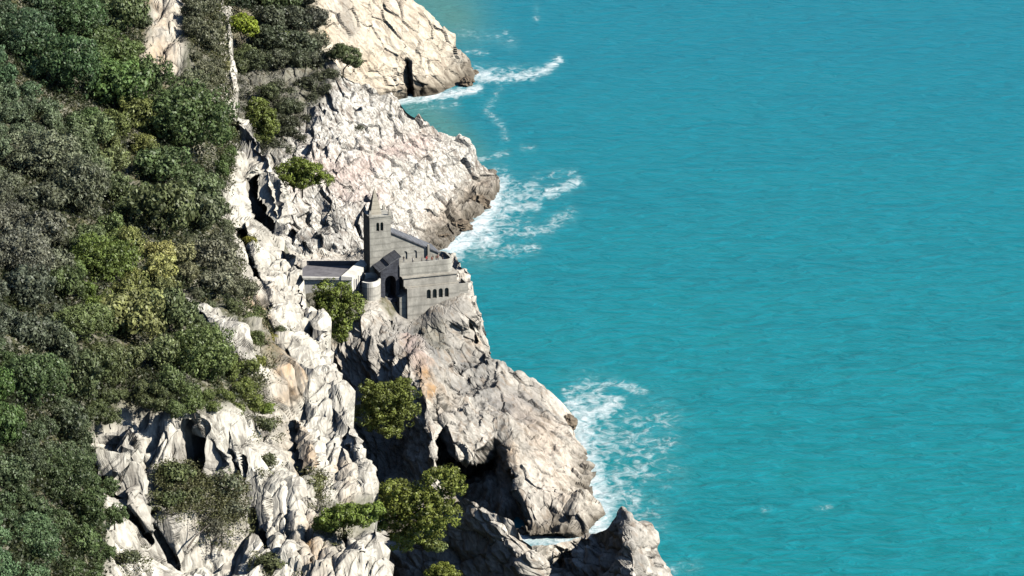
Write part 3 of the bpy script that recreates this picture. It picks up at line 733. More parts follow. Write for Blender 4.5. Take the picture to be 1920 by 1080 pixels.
def tube(path, rad, seg=7):
    path = np.asarray(path, float)
    V, F = [], []
    for i, p in enumerate(path):
        d = path[min(i + 1, len(path) - 1)] - path[max(i - 1, 0)]
        d = d / (np.linalg.norm(d) + 1e-9)
        a = np.cross(d, [0.3, 0.9, 0.1]); a /= np.linalg.norm(a)
        b = np.cross(d, a)
        for s in range(seg):
            t = 6.2832 * s / seg
            V.append(p + rad[i] * (a * math.cos(t) + b * math.sin(t)))
    for i in range(len(path) - 1):
        for s in range(seg):
            F.append((i * seg + s, i * seg + (s + 1) % seg, (i + 1) * seg + (s + 1) % seg, (i + 1) * seg + s))
    return V, F

def trunk_mesh(name, base, lobes, r0, seed):
    """tapered trunk from base (relative to crown centre) with a limb into each lobe"""
    rng = np.random.default_rng(seed)
    base = np.array(base, float)
    top = np.array([0, 0, -0.1 * np.linalg.norm(base)])
    path = [base + (top - base) * t + (rng.normal(size=3) * np.linalg.norm(base) * 0.045 if 0 < t < 1 else 0) for t in (0, .3, .6, .85, 1)]
    V, F = tube(path, [r0 * 1.25, r0, r0 * .85, r0 * .7, r0 * .55])
    for l in lobes[:7]:
        s = path[2] + (path[3] - path[2]) * rng.uniform(-0.4, 1)
        e = np.array(l[:3])
        m = (s + e) / 2 + rng.normal(size=3) * 0.08 * np.linalg.norm(e - s)
        v, f = tube([s, m, e], [r0 * .5, r0 * .34, r0 * .14], 5)
        o = len(V)
        V += v; F += [tuple(i + o for i in q) for q in f]
    return mesh_np(name, V, F, [M_BARK], True)

PROTO = []
BIG = []
for i in range(7):
    R = 1.0
    me, L = crown_mesh("oak_crown_mesh", 100 + i, 4.0, 9 + i % 3, 130, 34, 0.52, 0.9, 0.52)
    tm = trunk_mesh("oak_trunk_mesh", (0.4, 0.3, -4.2), L, 0.22, 100 + i)
    PROTO.append((me, tm))
for i in range(4):
    me, L = crown_mesh("big_oak_crown_mesh", 140 + i, 8.0, 16, 430, 34, 0.52, 0.8, 0.62)
    BIG.append((me, trunk_mesh("big_oak_trunk_mesh", (0.4, 0.3, -8.0), L, 0.4, 140 + i)))
BUSH = [crown_mesh("bush_mesh", 300 + i, 2.0, 6, 120, 13, 0.36, 0.7)[0] for i in range(5)]
GREYBUSH = [crown_mesh("grey_bush_mesh", 330 + i, 2.0, 5, 80, 9, 0.30, 0.7, 0.6)[0] for i in range(3)]

FIELD = [   # colours of the growth by place on the slope
    (60, 120, (0.042, 0.075, 0.034)), (170, 90, (0.034, 0.062, 0.024)), (40, 260, (0.06, 0.078, 0.042)), (200, 200, (0.045, 0.078, 0.022)), (230, 60, (0.05, 0.06, 0.035)), (215, 90, (0.075, 0.10, 0.022)),
    (90, 340, (0.08, 0.086, 0.052)), (130, 430, (0.078, 0.085, 0.052)), (60, 480, (0.078, 0.078, 0.056)), (170, 300, (0.06, 0.078, 0.036)), (330, 240, (0.038, 0.062, 0.024)), (380, 300, (0.05, 0.072, 0.022)), (310, 330, (0.034, 0.058, 0.024)),
    (265, 285, (0.13, 0.13, 0.035)), (200, 500, (0.06, 0.09, 0.02)), (205, 570, (0.07, 0.105, 0.018)), (275, 520, (0.16, 0.145, 0.045)), (260, 420, (0.055, 0.072, 0.028)), (360, 440, (0.062, 0.072, 0.036)), (400, 520, (0.09, 0.088, 0.058)), (340, 620, (0.048, 0.066, 0.03)),
    (420, 640, (0.07, 0.085, 0.03)), (430, 720, (0.085, 0.10, 0.024)), (380, 710, (0.05, 0.07, 0.024)), (250, 610, (0.12, 0.12, 0.045)), (60, 600, (0.05, 0.058, 0.038)), (90, 720, (0.052, 0.062, 0.036)), (20, 760, (0.05, 0.085, 0.022)), (190, 740, (0.055, 0.07, 0.026)), (240, 720, (0.075, 0.085, 0.036)), (100, 860, (0.048, 0.06, 0.032)), (150, 940, (0.042, 0.06, 0.022)), (60, 1000, (0.04, 0.056, 0.024)), (130, 1050, (0.046, 0.066, 0.024)), (20, 1060, (0.06, 0.10, 0.045)), (300, 20, (0.06, 0.07, 0.04)), (380, 60, (0.075, 0.078, 0.045)), (390, 160, (0.085, 0.085, 0.05)), (20, 60, (0.04, 0.06, 0.03)),
]
FA = np.array([(a, b) for a, b, _ in FIELD], float)
FC = np.array([c for _, _, c in FIELD], float)
def growth_colour(px, py, rng):
    d = ((FA - (px, py)) ** 2).sum(1)
    w = np.exp(-d / (2 * 38.0 ** 2)) + 1e-9
    c = (FC * w[:, None]).sum(0) / w.sum()
    c = c * rng.uniform(0.8, 1.25)
    return (*np.clip(c * 1.85, 0.01, 0.3), 1)

WOOD = [(-60, -60), (285, -60), (275, 50), (262, 120), (270, 145), (372, 150), (420, 215), (437, 300), (408, 372), (436, 470), (446, 560), (400, 585), (345, 545), (330, 560), (400, 640), (452, 700), (455, 755), (350, 760), (235, 745), (165, 805), (170, 860), (185, 930), (195, 1010), (180, 1130), (-60, 1130)]
WOOD2 = [(350, -60), (405, -60), (412, 170), (380, 150), (350, 60)]
def colour_word(c):
    r, g, b = c[:3]
    if r > 0.105: return "yellowish"
    if g > r * 1.42 and g > 0.075: return "bright green"
    if r > 0.072 and r > g * 0.93: return "greyish"
    if g > 0.072: return "olive green"
    return "dark green"
ZONES = [(60, 60, "at the top left corner of the wood"), (190, 60, "high in the wood, left of the tan outcrop"), (370, 60, "on the strip between the tan outcrop and the cliff edge"), (60, 250, "at the left edge of the upper wood"), (190, 240, "in the upper wood, above the small bare patch"), (350, 250, "on the wooded shoulder above the white cliff band"),
         (60, 440, "at the left edge halfway down the slope"), (200, 430, "in the middle of the wood, below the small bare patch"), (370, 460, "along the wood's edge left of the white cliff band"), (60, 640, "at the left edge below the middle of the slope"), (220, 610, "in the wood left of the thin white rock rib"), (390, 690, "in the copse under the thin white rock rib"), (60, 830, "at the left edge of the lower wood"), (170, 800, "just above the split grey slabs"), (60, 1020, "at the bottom left corner of the wood"), (160, 960, "on the lower wood's edge beside the grey slabs")]
ZA = np.array([(a, b) for a, b, _ in ZONES], float)

OUTCROP = [(270, -20), (296, 0), (306, 60), (350, 95), (352, 140), (300, 155), (262, 150), (268, 100), (288, 60)]
RIB = [(342, 550), (385, 590), (430, 640), (462, 695)]
rng = np.random.default_rng(5)
spots = [(350, 270, 92), (120, 170, 70), (200, 520, 62), (375, 705, 58), (70, 330, 72), (60, 760, 66), (130, 60, 62), (250, 640, 52), (215, 205, 55), (150, 400, 66), (110, 930, 64), (40, 520, 60), (318, 625, 46), (150, 640, 58), (300, 440, 55), (40, 100, 60), (60, 1050, 62), (230, 60, 48)]
tries = 0
while tries < 26000 and len(spots) < 285:
    tries += 1
    x, y = rng.uniform(-50, 455), rng.uniform(-50, 1120)
    if not (inpoly(np.float64(x), np.float64(y), WOOD) or inpoly(np.float64(x), np.float64(y), WOOD2)):
        continue
    if math.hypot(x - 245, y - 335) < 30 or polysdf(np.float64(x), np.float64(y), OUTCROP) > -14:
        continue
    e = float(max(polysdf(np.float64(x), np.float64(y), WOOD), polysdf(np.float64(x), np.float64(y), WOOD2)))
    r = min(rng.uniform(20, 50), 10 + e * 0.85)
    if polydist(np.float64(x), np.float64(y), RIB) < 3 + (r if y > 545 + (x - 340) * 1.15 else r * 0.45):
        continue
    if all(math.hypot(x - a, y - b) > 0.60 * (r + c) for a, b, c in spots):
        spots.append((x, y, r))
for x, y in [(462, 560), (470, 610), (478, 655), (470, 700), (462, 740), (476, 770), (440, 590), (300, 775), (270, 765), (205, 800), (200, 930), (215, 985), (205, 1045), (330, 782), (400, 775), (440, 780), (365, 778)]:
    spots.append((x, y, float(rng.uniform(13, 22))))
for i, (x, y, rpx) in enumerate(spots):
    g = on("cliff", x, y)
    pxm = 960 / (TAN * math.hypot(g[1], H - g[2]))
    sc = rpx / pxm / 4.0
    big = rpx > 57
    me, tm = BIG[i % 4] if big else PROTO[i % len(PROTO)]
    if big: sc *= 0.5
    col = growth_colour(x, y, rng)
    cw = colour_word(col)
    zone = ZONES[int(((ZA - (x, y)) ** 2).sum(1).argmin())][2]
    small = rpx < 25
    kind = "shrub" if small else "oak"
    root = link("shrub" if small else "oak_tree", None, None, tuple(g + np.array([0, 0, 0.2])))
    root.rotation_euler = (0, 0, rng.uniform(0, 6.28))
    root.scale = (sc, sc * rng.uniform(0.9, 1.1), sc * rng.uniform(0.95, 1.35))
    tag(root, f"{cw} {'low shrub' if small else 'bushy oak'} {zone}", kind, f"{kind}s on the wooded slope")
    c = link("crown", me, root, (0, 0, 3.6 if big else 2.6)); c.color = col
    link("trunk", tm, root, (0, 0, 3.6 if big else 2.6))

def undergrowth(label, surf, polys, n, size, seed, col, avoid=()):
    rg = np.random.default_rng(seed)
    pts = []
    while len(pts) < n:
        x = rg.uniform(-80, 660, 4000); y = rg.uniform(-70, 1130, 4000)
        m = np.zeros(4000, bool)
        for q in polys: m |= inpoly(x, y, q)
        for ax_, ay_, ar_ in avoid: m &= np.hypot(x - ax_, y - ay_) > ar_
        pts += list(zip(x[m], y[m]))
    pts = np.array(pts[:n])
    c = P(pts[:, 0], pts[:, 1], SURF[surf](pts[:, 0], pts[:, 1]))
    L = 22
    cc = np.repeat(c + np.array([0.1, -0.3, 0.5]), L, 0) + rg.normal(size=(n * L, 3)) * size * np.array([1.6, 1.6, 1.0])
    a = rg.normal(size=(n * L, 3)); a /= np.linalg.norm(a, axis=1, keepdims=True)
    b = np.cross(a, rg.normal(size=(n * L, 3))); b /= np.linalg.norm(b, axis=1, keepdims=True)
    s = size * rg.uniform(0.6, 1.3, (n * L, 1))
    v = np.stack([cc - a * s * .6, cc + b * s * .36, cc + a * s * .6, cc - b * s * .36], 1).reshape(-1, 3)
    me = mesh_np("undergrowth", v, np.arange(n * L * 4).reshape(-1, 4), [M_LEAF])
    at = me.attributes.new("clump", 'FLOAT', 'POINT')
    at.data.foreach_set("value", np.repeat(rg.uniform(0, 1, n), L * 4).astype(np.float32))
    o = link("undergrowth", me); o.color = (*col, 1)
    tag(o, label, None, None, 'stuff')
undergrowth("low scrub covering the ground between the oaks of the slope", "cliff", [WOOD, WOOD2], 5200, 0.42, 77, (0.032, 0.04, 0.016), [(305, 110, 34), (290, 30, 14), (245, 338, 26), (360, 566, 12), (385, 590, 12), (408, 615, 12), (430, 640, 12), (450, 668, 12)])
undergrowth("thin scrub and tufts where the wood gives way to the white cliff", "cliff", [[(425, 380), (450, 470), (470, 570), (505, 630), (490, 760), (455, 770), (448, 690), (440, 560)], [(405, -40), (428, -40), (436, 190), (445, 260), (425, 380), (410, 300)]], 620, 0.34, 81, (0.075, 0.08, 0.034))
undergrowth("grey green scrub between the trees of the far grove", "headland", [[(420, -60), (570, -60), (600, 60), (590, 120), (520, 170), (430, 180)]], 900, 0.5, 78, (0.06, 0.068, 0.04))
undergrowth("grey green scrub on the scree below the far grove", "blocky_headland", [[(430, 130), (600, 125), (640, 140), (590, 190), (540, 250), (520, 300), (430, 290)]], 620, 0.45, 80, (0.055, 0.06, 0.035))
undergrowth("dry tufts on the ledges and crevices of the pale cliff", "cliff", [[(470, 570), (505, 600), (520, 690), (480, 700)], [(300, 870), (380, 870), (390, 960), (310, 960)], [(385, 900), (460, 895), (460, 975), (395, 985)], [(565, 880), (610, 885), (600, 940), (565, 930)], [(350, 20), (420, 0), (425, 190), (395, 170), (360, 110)]], 700, 0.30, 79, (0.10, 0.10, 0.045))

def pine(name, px, py, Y, R, lobes, base, col, seed, label, cat="pine tree", group=None, n_cl=420, size=0.42, flat=0.6, trunk=0.22):
    c = P(px, py, Y)
    me, L = crown_mesh(name + "_crown_mesh", seed, R, lobes, int(n_cl * 0.8), 34, size, flat, 0.46)
    b = np.array(base, float)
    root = link(name, None, None, tuple(c + b))
    cr = link("crown", me, root, tuple(-b)); cr.color = (*(np.array(col) * 2.1), 1)
    link("trunk", trunk_mesh(name + "_trunk_mesh", b, L, trunk, seed), root, tuple(-b))
    tag(root, label, cat, group)
    return root

OLIVE = (0.07, 0.082, 0.018)
pine("pine_tree", 780, 954, 590, 7.0, [(0.0, 0, .05, .55), (.55, .1, .55, .42), (.8, .2, .5, .28), (-.45, 0, .25, .45), (.3, -.3, .1, .5), (-.55, .2, -.2, .42), (.05, -.2, -.55, .36), (.65, -.1, -.1, .34), (-.3, 0, -.7, .3), (.35, .1, -.7, .28)], (-7.6, 3, -4.2), (0.072, 0.083, 0.016), 501, "large olive green pine leaning out from the cliff foot over dark water", n_cl=620, size=0.40, flat=0.8, trunk=0.3)
pine("pine_tree", 724, 758, 952, 8.8, [(0, 0, 0.1, .6), (.45, 0, .35, .42), (-.35, 0, .3, .4), (.5, 0, -.2, .4), (-.55, 0, -.35, .42), (0, -.2, -.5, .42), (.25, 0, -.7, .25)], (2, 12, -6), OLIVE, 502, "round pine growing on the shaded rock wall left of the cave", n_cl=620, size=0.46, flat=0.85)
pine("pine_tree", 632, 578, 985, 7.6, [(-.3, 0, .5, .4), (.15, 0, .45, .4), (.5, 0, .1, .4), (-.2, 0, 0, .5), (.1, 0, -.4, .4), (.1, -.1, -.8, .3), (-.5, 0, .1, .3)], (0, 8, -6), (0.078, 0.098, 0.02), 503, "green pine right below the flat roofed house", n_cl=520, size=0.46, flat=1.0)
pine("pine_tree", 570, 328, 1126, 8.0, [(-.6, 0, .1, .4), (-.15, 0, .3, .42), (.3, 0, .1, .42), (.75, 0, -.15, .3), (0, 0, -.2, .45), (-.5, 0, -.2, .32)], (-1, 8, -9), (0.072, 0.092, 0.016), 504, "flat topped pine between the cliff edge and the stained white rocks", n_cl=480, size=0.46, flat=0.62)
pine("pine_tree", 490, 222, 1160, 6.7, [(-.2, 0, .5, .4), (.1, 0, .1, .5), (-.4, 0, -.1, .4), (.3, 0, -.4, .4), (.2, 0, -.75, .35)], (-2, 6, -9), (0.072, 0.088, 0.02), 505, "olive pine on the grey scree just behind the cliff edge", n_cl=420, size=0.46, flat=0.95)
pine("pine_tree", 452, 50, 1265, 5.9, [(-.3, 0, .1, .5), (.3, 0, .1, .5), (0, 0, .3, .45), (.5, 0, -.2, .35)], (0, 4, -8), (0.13, 0.16, 0.018), 506, "bright yellow green pine at the top beside the cliff edge", n_cl=360, size=0.46, flat=0.75)
pine("pine_tree", 648, 108, 1210, 5.8, [(-.3, 0, .35, .45), (.2, 0, .1, .5), (.5, 0, -.25, .35), (-.5, 0, .2, .35)], (-1, 4, -7), (0.05, 0.062, 0.026), 507, "small dark pine on the pale ridge below the far headland", n_cl=320, size=0.46, flat=0.7)
pine("pine_tree", 830, 1078, 884, 4.2, [(0, 0, .2, .6), (.5, 0, 0, .4), (-.5, 0, 0, .4)], (0, 9, -6), (0.08, 0.092, 0.016), 508, "pine top peeping over the bottom edge below the large leaning pine", n_cl=220, size=0.38)
pine("pine_tree", 812, 1023, 590, 1.9, [(0, 0, 0, .6), (.5, 0, -.1, .4), (-.4, 0, .1, .3)], (-8.8, 2, 1.2), (0.08, 0.095, 0.03), 509, "small low pine spray hanging under the large leaning pine", n_cl=90, size=0.34, flat=0.5, trunk=0.12)
pine("pine_tree", 652, 972, 562, 4.4, [(-.5, 0, 0, .45), (0, 0, .15, .5), (.5, 0, .1, .45), (.8, 0, .3, .3), (-.8, 0, -.2, .3)], (0, 14, -3), (0.072, 0.098, 0.018), 510, "spreading green pine on the lower cliff edge above the orange rock", n_cl=360, size=0.34, flat=0.55)

def bush(kind, surf, px, py, rpx, col, label, group, dY=0.0):
    p = on(surf, px, py)
    pxm = 960 / (TAN * math.hypot(p[1], H - p[2]))
    s = rpx / pxm / 2.0
    me = (GREYBUSH if kind == "grey" else BUSH)[bush.k % (3 if kind == "grey" else 5)]
    bush.k += 1
    o = link("bush", me, None, tuple(p + np.array([0, -0.5 * s, 0.5 * s])))
    o.rotation_euler = (0, 0, bush.k * 1.7)
    o.scale = (s, s, s * (0.7 + 0.5 * ((bush.k * 37) % 10) / 10))
    o.color = (*(np.array(col) * 1.5), 1)
    tag(o, label, "bush", group)
bush.k = 0
G1 = "bushes on the cliff ledges"
CLIFF_BUSHES = [
    ("leaf", 332, 895, 34, (0.075, 0.088, 0.035), "olive bush in the gully right of the split grey slabs"),
    ("leaf", 318, 940, 26, (0.06, 0.075, 0.03), "darker bush below the olive bush beside the grey slabs"),
    ("leaf", 360, 935, 24, (0.07, 0.08, 0.035), "bush filling the foot of the shaded rock niche"),
    ("grey", 420, 920, 36, (0.095, 0.105, 0.06), "greyish sparse bush on the pale cliff face"),
    ("grey", 440, 955, 30, (0.09, 0.095, 0.06), "lower greyish bush on the pale cliff face"),
    ("leaf", 490, 772, 22, (0.085, 0.115, 0.02), "bright green bush at the top of the lower cliff face"),
    ("leaf", 497, 800, 20, (0.07, 0.08, 0.035), "dull bush just under the bright green bush"),
    ("leaf", 470, 455, 13, (0.13, 0.125, 0.02), "yellow bush in the dark crevice of the white band"),
    ("leaf", 480, 588, 20, (0.06, 0.075, 0.025), "dark bush at the lower end of the dark crevice"),
    ("leaf", 500, 640, 24, (0.13, 0.12, 0.03), "yellowish bush on the ochre ledge"),
    ("leaf", 485, 690, 22, (0.12, 0.13, 0.03), "pale green bush low on the ochre ledge"),
    ("leaf", 585, 915, 28, (0.10, 0.105, 0.04), "olive bush at the cliff's orange streak"),
    ("leaf", 620, 990, 22, (0.075, 0.10, 0.02), "low bush under the spreading pine on the cliff"),
    ("leaf", 645, 1048, 14, (0.05, 0.058, 0.025), "small dark bush in a crack near the bottom edge"),
    ("leaf", 525, 622, 14, (0.06, 0.07, 0.03), "small bush clinging to the middle of the white band"),
    ("leaf", 515, 1060, 36, (0.072, 0.08, 0.035), "wide bush at the bottom edge on the pale cliff"),
    ("grey", 400, 990, 26, (0.09, 0.088, 0.06), "twiggy bush beside the leaning dead branch"),
    ("leaf", 505, 868, 18, (0.075, 0.085, 0.04), "small bush on the upright white rock"),
    ("leaf", 265, 290, 24, (0.17, 0.165, 0.045), "yellow bush just above the small bare patch"),
    ("leaf", 240, 1050, 26, (0.06, 0.068, 0.035), "brownish bush at the foot of the grey slabs"),
    ("leaf", 415, 130, 16, (0.12, 0.115, 0.045), "yellowish bush on the crest beside the cliff edge"),
    ("leaf", 405, 60, 18, (0.10, 0.10, 0.05), "olive bush high on the crest beside the cliff edge"),
    ("leaf", 425, 255, 18, (0.075, 0.08, 0.03), "olive bush left of the dark boulders at the cliff edge"),
    ("leaf", 640, 655, 12, (0.17, 0.16, 0.02), "yellow bush at the edge below the house pine"),
]
for b in CLIFF_BUSHES:
    bush(b[0], "promontory" if b[1] == 640 and b[2] == 655 else "cliff", *b[1:5], b[5], G1)
undergrowth("grass tufts and low sprigs around the bushes of the cliff ledges", "cliff", [[(b[1] - b[3] * 1.5, b[2] - b[3] * 0.5), (b[1] + b[3] * 1.3, b[2] - b[3] * 0.9), (b[1] + b[3] * 1.5, b[2] + b[3] * 1.5), (b[1] - b[3] * 0.9, b[2] + b[3] * 1.9)] for b in CLIFF_BUSHES if b[1] != 640], 620, 0.26, 82, (0.095, 0.10, 0.04))
rng = np.random.default_rng(8)
G2 = "trees on the far slope behind the cliff"
def far_tree(px, py, rpx, col, label, kind="oak_tree", surf="headland"):
    p = on(surf, px, py)
    pxm = 960 / (TAN * math.hypot(p[1], H - p[2]))
    s = 1.45 * rpx / pxm / 4.0
    k = far_tree.k; far_tree.k += 1
    me, tm = PROTO[k % 7]
    root = link(kind, None, None, tuple(p))
    root.rotation_euler = (0, 0, k * 2.1); root.scale = (s, s, s * 0.95)
    c = link("crown", me, root, (0, 0, 3.2)); c.color = (*(np.array(col) * 1.5), 1)
    link("trunk", tm, root, (0, 0, 3.2))
    tag(root, label, "tree", G2)
far_tree.k = 0
for px, py, r, col, lab in [
    (430, 10, 26, (0.04, 0.055, 0.03), "dark tree at the top edge right beside the cliff crest"),
    (480, -5, 26, (0.05, 0.06, 0.035), "dark tree at the top edge above the bright pine"),
    (525, 12, 24, (0.055, 0.075, 0.03), "green tree at the top edge, middle of the far grove"),
    (560, -2, 22, (0.06, 0.065, 0.045), "greyish tree at the top edge near the white rocks"),
    (505, 50, 24, (0.06, 0.068, 0.042), "grey green tree right of the bright pine"),
    (545, 48, 24, (0.055, 0.062, 0.04), "grey green tree in the far grove under the top row"),
    (585, 40, 20, (0.06, 0.062, 0.045), "grey tree leaning on the white rock wall"),
    (525, 70, 13, (0.13, 0.16, 0.03), "small bright tree in the middle of the far grove"),
    (500, 92, 24, (0.045, 0.055, 0.03), "dark tree below the small bright tree"),
    (550, 95, 25, (0.055, 0.065, 0.038), "bushy tree right of centre in the far grove"),
    (590, 85, 18, (0.07, 0.075, 0.045), "small tree by the fallen pale stones"),
    (455, 118, 20, (0.075, 0.09, 0.035), "pale green tree over the blue shade near the cliff crest"),
    (490, 115, 15, (0.085, 0.09, 0.05), "small pale tree over the blue shade"),
    (545, 130, 26, (0.06, 0.068, 0.04), "grey green tree above the scree"),
    (450, 150, 15, (0.07, 0.085, 0.03), "small tree low beside the cliff crest"),
    (500, 160, 18, (0.05, 0.058, 0.038), "dim tree at the foot of the far grove"),
    (470, 178, 14, (0.08, 0.09, 0.05), "small pale tree just above the scree pine")]:
    far_tree(px, py + 14, r, col, lab)
for px, py, r, col, lab in [
    (448, 140, 16, (0.06, 0.07, 0.03), "low tree just right of the thin white cliff edge, above the scree pine"),
    (485, 135, 18, (0.05, 0.06, 0.03), "dim tree on the scree's upper rim near the cliff edge"),
    (520, 128, 17, (0.06, 0.066, 0.04), "greyish tree on the scree's upper rim, left of its middle"),
    (562, 130, 19, (0.052, 0.06, 0.034), "bushy tree on the scree's upper rim, right of its middle"),
    (600, 128, 15, (0.065, 0.07, 0.045), "small tree on the scree's upper rim by the dark ridge pine"),
    (500, 190, 15, (0.06, 0.07, 0.032), "small tree on the scree above the olive pine"),
    (540, 215, 14, (0.055, 0.064, 0.034), "small tree in the middle of the scree"),
    (470, 275, 14, (0.07, 0.078, 0.03), "small tree at the foot of the scree beside the cliff edge")]:
    far_tree(px, py, r, col, lab, "oak_tree", "blocky_headland")
G3 = "grey bushes on the scree"
k = 0
for px, py, r in [(520, 165, 15), (545, 175, 14), (575, 165, 16), (600, 150, 14), (530, 195, 14), (560, 205, 15), (590, 190, 13), (520, 225, 16), (550, 235, 14), (610, 172, 12), (575, 225, 12), (535, 255, 16), (560, 265, 12), (515, 275, 16), (620, 140, 12), (672, 243, 10), (505, 250, 14), (585, 130, 14), (540, 285, 14)]:
    k += 1
    c = np.array((0.05, 0.055, 0.03)) * rng.uniform(0.7, 1.25)
    bush("grey" if k % 3 else "leaf", "blocky_headland", px, py, r * 1.35, tuple(c), "dark bush alone on the white blocky face" if px == 672 else "greyish low bush on the scree between the grove and the white rocks", G3)

# a dead leaning branch on the near cliff
a = on("cliff", 352, 1025); b_ = on("cliff", 395, 985)
V, F = tube([a + (0, -.5, 0), a * .6 + b_ * .4 + (0, -1.2, .8), b_ + (0, -2.0, 1.0)], [0.16, 0.12, 0.05], 6)
V2, F2 = tube([a * .6 + b_ * .4 + (0, -1.2, .8), b_ + (-2.2, -1.6, 1.6)], [0.08, 0.03], 5)
br = link("branch", mesh_np("branch", V + V2, F + [tuple(i + len(V) for i in q) for q in F2], [M_BARK], True))
tag(br, "bare dark branch leaning across the lower cliff face", "branch")

# ------------------------------------------------------------------ buildings
YAW = math.radians(18)
UX = np.array([math.cos(YAW), math.sin(YAW), 0]); VX = np.array([-math.sin(YAW), math.cos(YAW), 0]); WZ = np.array([0, 0, 1.0])
O_CH = Pz(762, 592, 30.0)

def prism(poly, h0, h1):
    """vertical prism on a plan polygon; h1 may be a list (sloping top)"""
    n = len(poly)
    if not isinstance(h1, (list, tuple)): h1 = [h1] * n
    if not isinstance(h0, (list, tuple)): h0 = [h0] * n
    V = [(x, y, h0[i]) for i, (x, y) in enumerate(poly)] + [(x, y, h1[i]) for i, (x, y) in enumerate(poly)]
    F = [tuple(range(n - 1, -1, -1)), tuple(range(n, 2 * n))] + [(i, (i + 1) % n, n + (i + 1) % n, n + i) for i in range(n)]
    return V, F

def rect(a0, a1, b0, b1):
    return [(a0, b0), (a1, b0), (a1, b1), (a0, b1)]

def part(name, pieces, mat, parent, label=None, cutters=None, bevel=0.0):
    V, F = [], []
    for v, f in pieces:
        o = len(V); V += list(v); F += [tuple(i + o for i in q) for q in f]
    me = bpy.data.meshes.new(name)
    me.from_pydata([tuple(map(float, v)) for v in V], [], F)
    me.materials.append(mat)
    o = link(name, me, parent)
    if cutters:
        tmp = []
        for cv, cf in cutters:
            cm = bpy.data.meshes.new("cutter"); cm.from_pydata([tuple(map(float, v)) for v in cv], [], cf)
            co = bpy.data.objects.new("cutter", cm); COL.objects.link(co); co.parent = parent
            md = o.modifiers.new("cut", 'BOOLEAN'); md.operation = 'DIFFERENCE'; md.object = co; md.solver = 'EXACT'
            tmp.append(co)
        bpy.context.view_layer.update()
        dg = bpy.context.evaluated_depsgraph_get()
        nm = bpy.data.meshes.new_from_object(o.evaluated_get(dg))
        o.modifiers.clear(); o.data = nm
        for co in tmp:
            bpy.data.objects.remove(co)
    if label: o["label"] = label
    return o

def arch(w, h, y0, y1, cx, z0, axis='a', n=8):
    """arched slab: width w, height h, across the wall thickness y0..y1"""
    prof = [(-w / 2, 0), (w / 2, 0)] + [(w / 2 * math.cos(math.pi * i / n), h - w / 2 + w / 2 * math.sin(math.pi * i / n)) for i in range(n + 1)]
    m = len(prof)
    def pt(u, y, z):
        return (cx + u, y, z0 + z) if axis == 'a' else (y, cx + u, z0 + z)
    V = [pt(u, y0, z) for u, z in prof] + [pt(u, y1, z) for u, z in prof]
    F = [tuple(range(m)), tuple(range(2 * m - 1, m - 1, -1))] + [(i, m + i, m + (i + 1) % m, (i + 1) % m) for i in range(m)]
    if axis == 'b': F = [q[::-1] for q in F]
    return V, F

church = link("church", None, None, tuple(O_CH))
church.rotation_euler = (0, 0, YAW)
tag(church, "small grey stone church with a pointed bell tower on the promontory", "church")
# lower wall with four arched windows
wins = [6.0, 7.6, 9.2, 10.8]
lw = part("lower_wall", [prism([(0.3, 0), (14.2, 0), (14.2, 10), (0.3, 10)], -9, 7.0)], M_STONE2, church, cutters=[arch(1.1, 2.5, -0.2, 0.55, a, 3.95) for a in wins])
for a in wins:
    part("window", [arch(1.1, 2.5, 0.40, 0.52, a, 3.95)], M_DARK, lw)
part("ledge", [prism(rect(0.0, 14.4, 0.9, 10), 7.003, 7.3)], M_COPING, lw)
part("buttress", [prism([(-1.5, 1.0), (0.297, 0.6), (0.297, 5), (-1.5, 5)], -8, [4.6, 5.6, 5.6, 4.6])], M_STONE, church)
part("middle_wall", [prism(rect(-0.2, 14.0, 1.5, 10), 7.303, 9.5)], M_STONE2, church)
part("string_course", [prism(rect(-0.6, 14.3, 1.2, 10), 9.503, 9.8)], M_COPING, church)
def rounded(a0, a1, b0, b1, r, n=7):
    return [(a0, b0)] + [(a1 - r + r * math.sin(t), b0 + r - r * math.cos(t)) for t in np.linspace(0, math.pi / 2, n)] + [(a1 - r + r * math.cos(t), b1 - r + r * math.sin(t)) for t in np.linspace(0, math.pi / 2, n)] + [(a0, b1)]
up = part("terrace", [prism(rounded(-0.9, 13.6, 2.6, 10.5, 2.0), 9.803, 12.0)], M_STONE, church, label="upper terrace ringed by a stone parapet")
outer = rounded(-0.9, 13.6, 2.6, 10.5, 2.0); inner = rounded(-0.4, 13.1, 3.1, 10.0, 1.55)
n_ = len(outer)
def ring(outer, inner, h0, h1):
    n = len(outer)
    V = [(x, y, h) for pl, h in ((outer, h0), (outer, h1), (inner, h1), (inner, h0)) for x, y in pl]
    F = []
    for i in range(n - 1):
        for k in range(4):
            k2 = (k + 1) % 4
            F.append((k * n + i, k * n + i + 1, k2 * n + i + 1, k2 * n + i)[::-1])
    F += [(0, n, 2 * n, 3 * n), (n - 1, 4 * n - 1, 3 * n - 1, 2 * n - 1)]
    return V, [q[::-1] for q in F]
part("parapet", [ring(outer, inner, 12.003, 13.1)], M_STONE, up)
part("balcony", [prism(rect(14.203, 16.9, 1.2, 6), -4, 5.6)], M_STONE2, church)
part("balcony_parapet", [prism(rect(16.5, 16.9, 1.2, 6), 5.603, 6.7), prism(rect(14.203, 16.497, 1.2, 1.6), 5.603, 6.7)], M_STONE2, church)
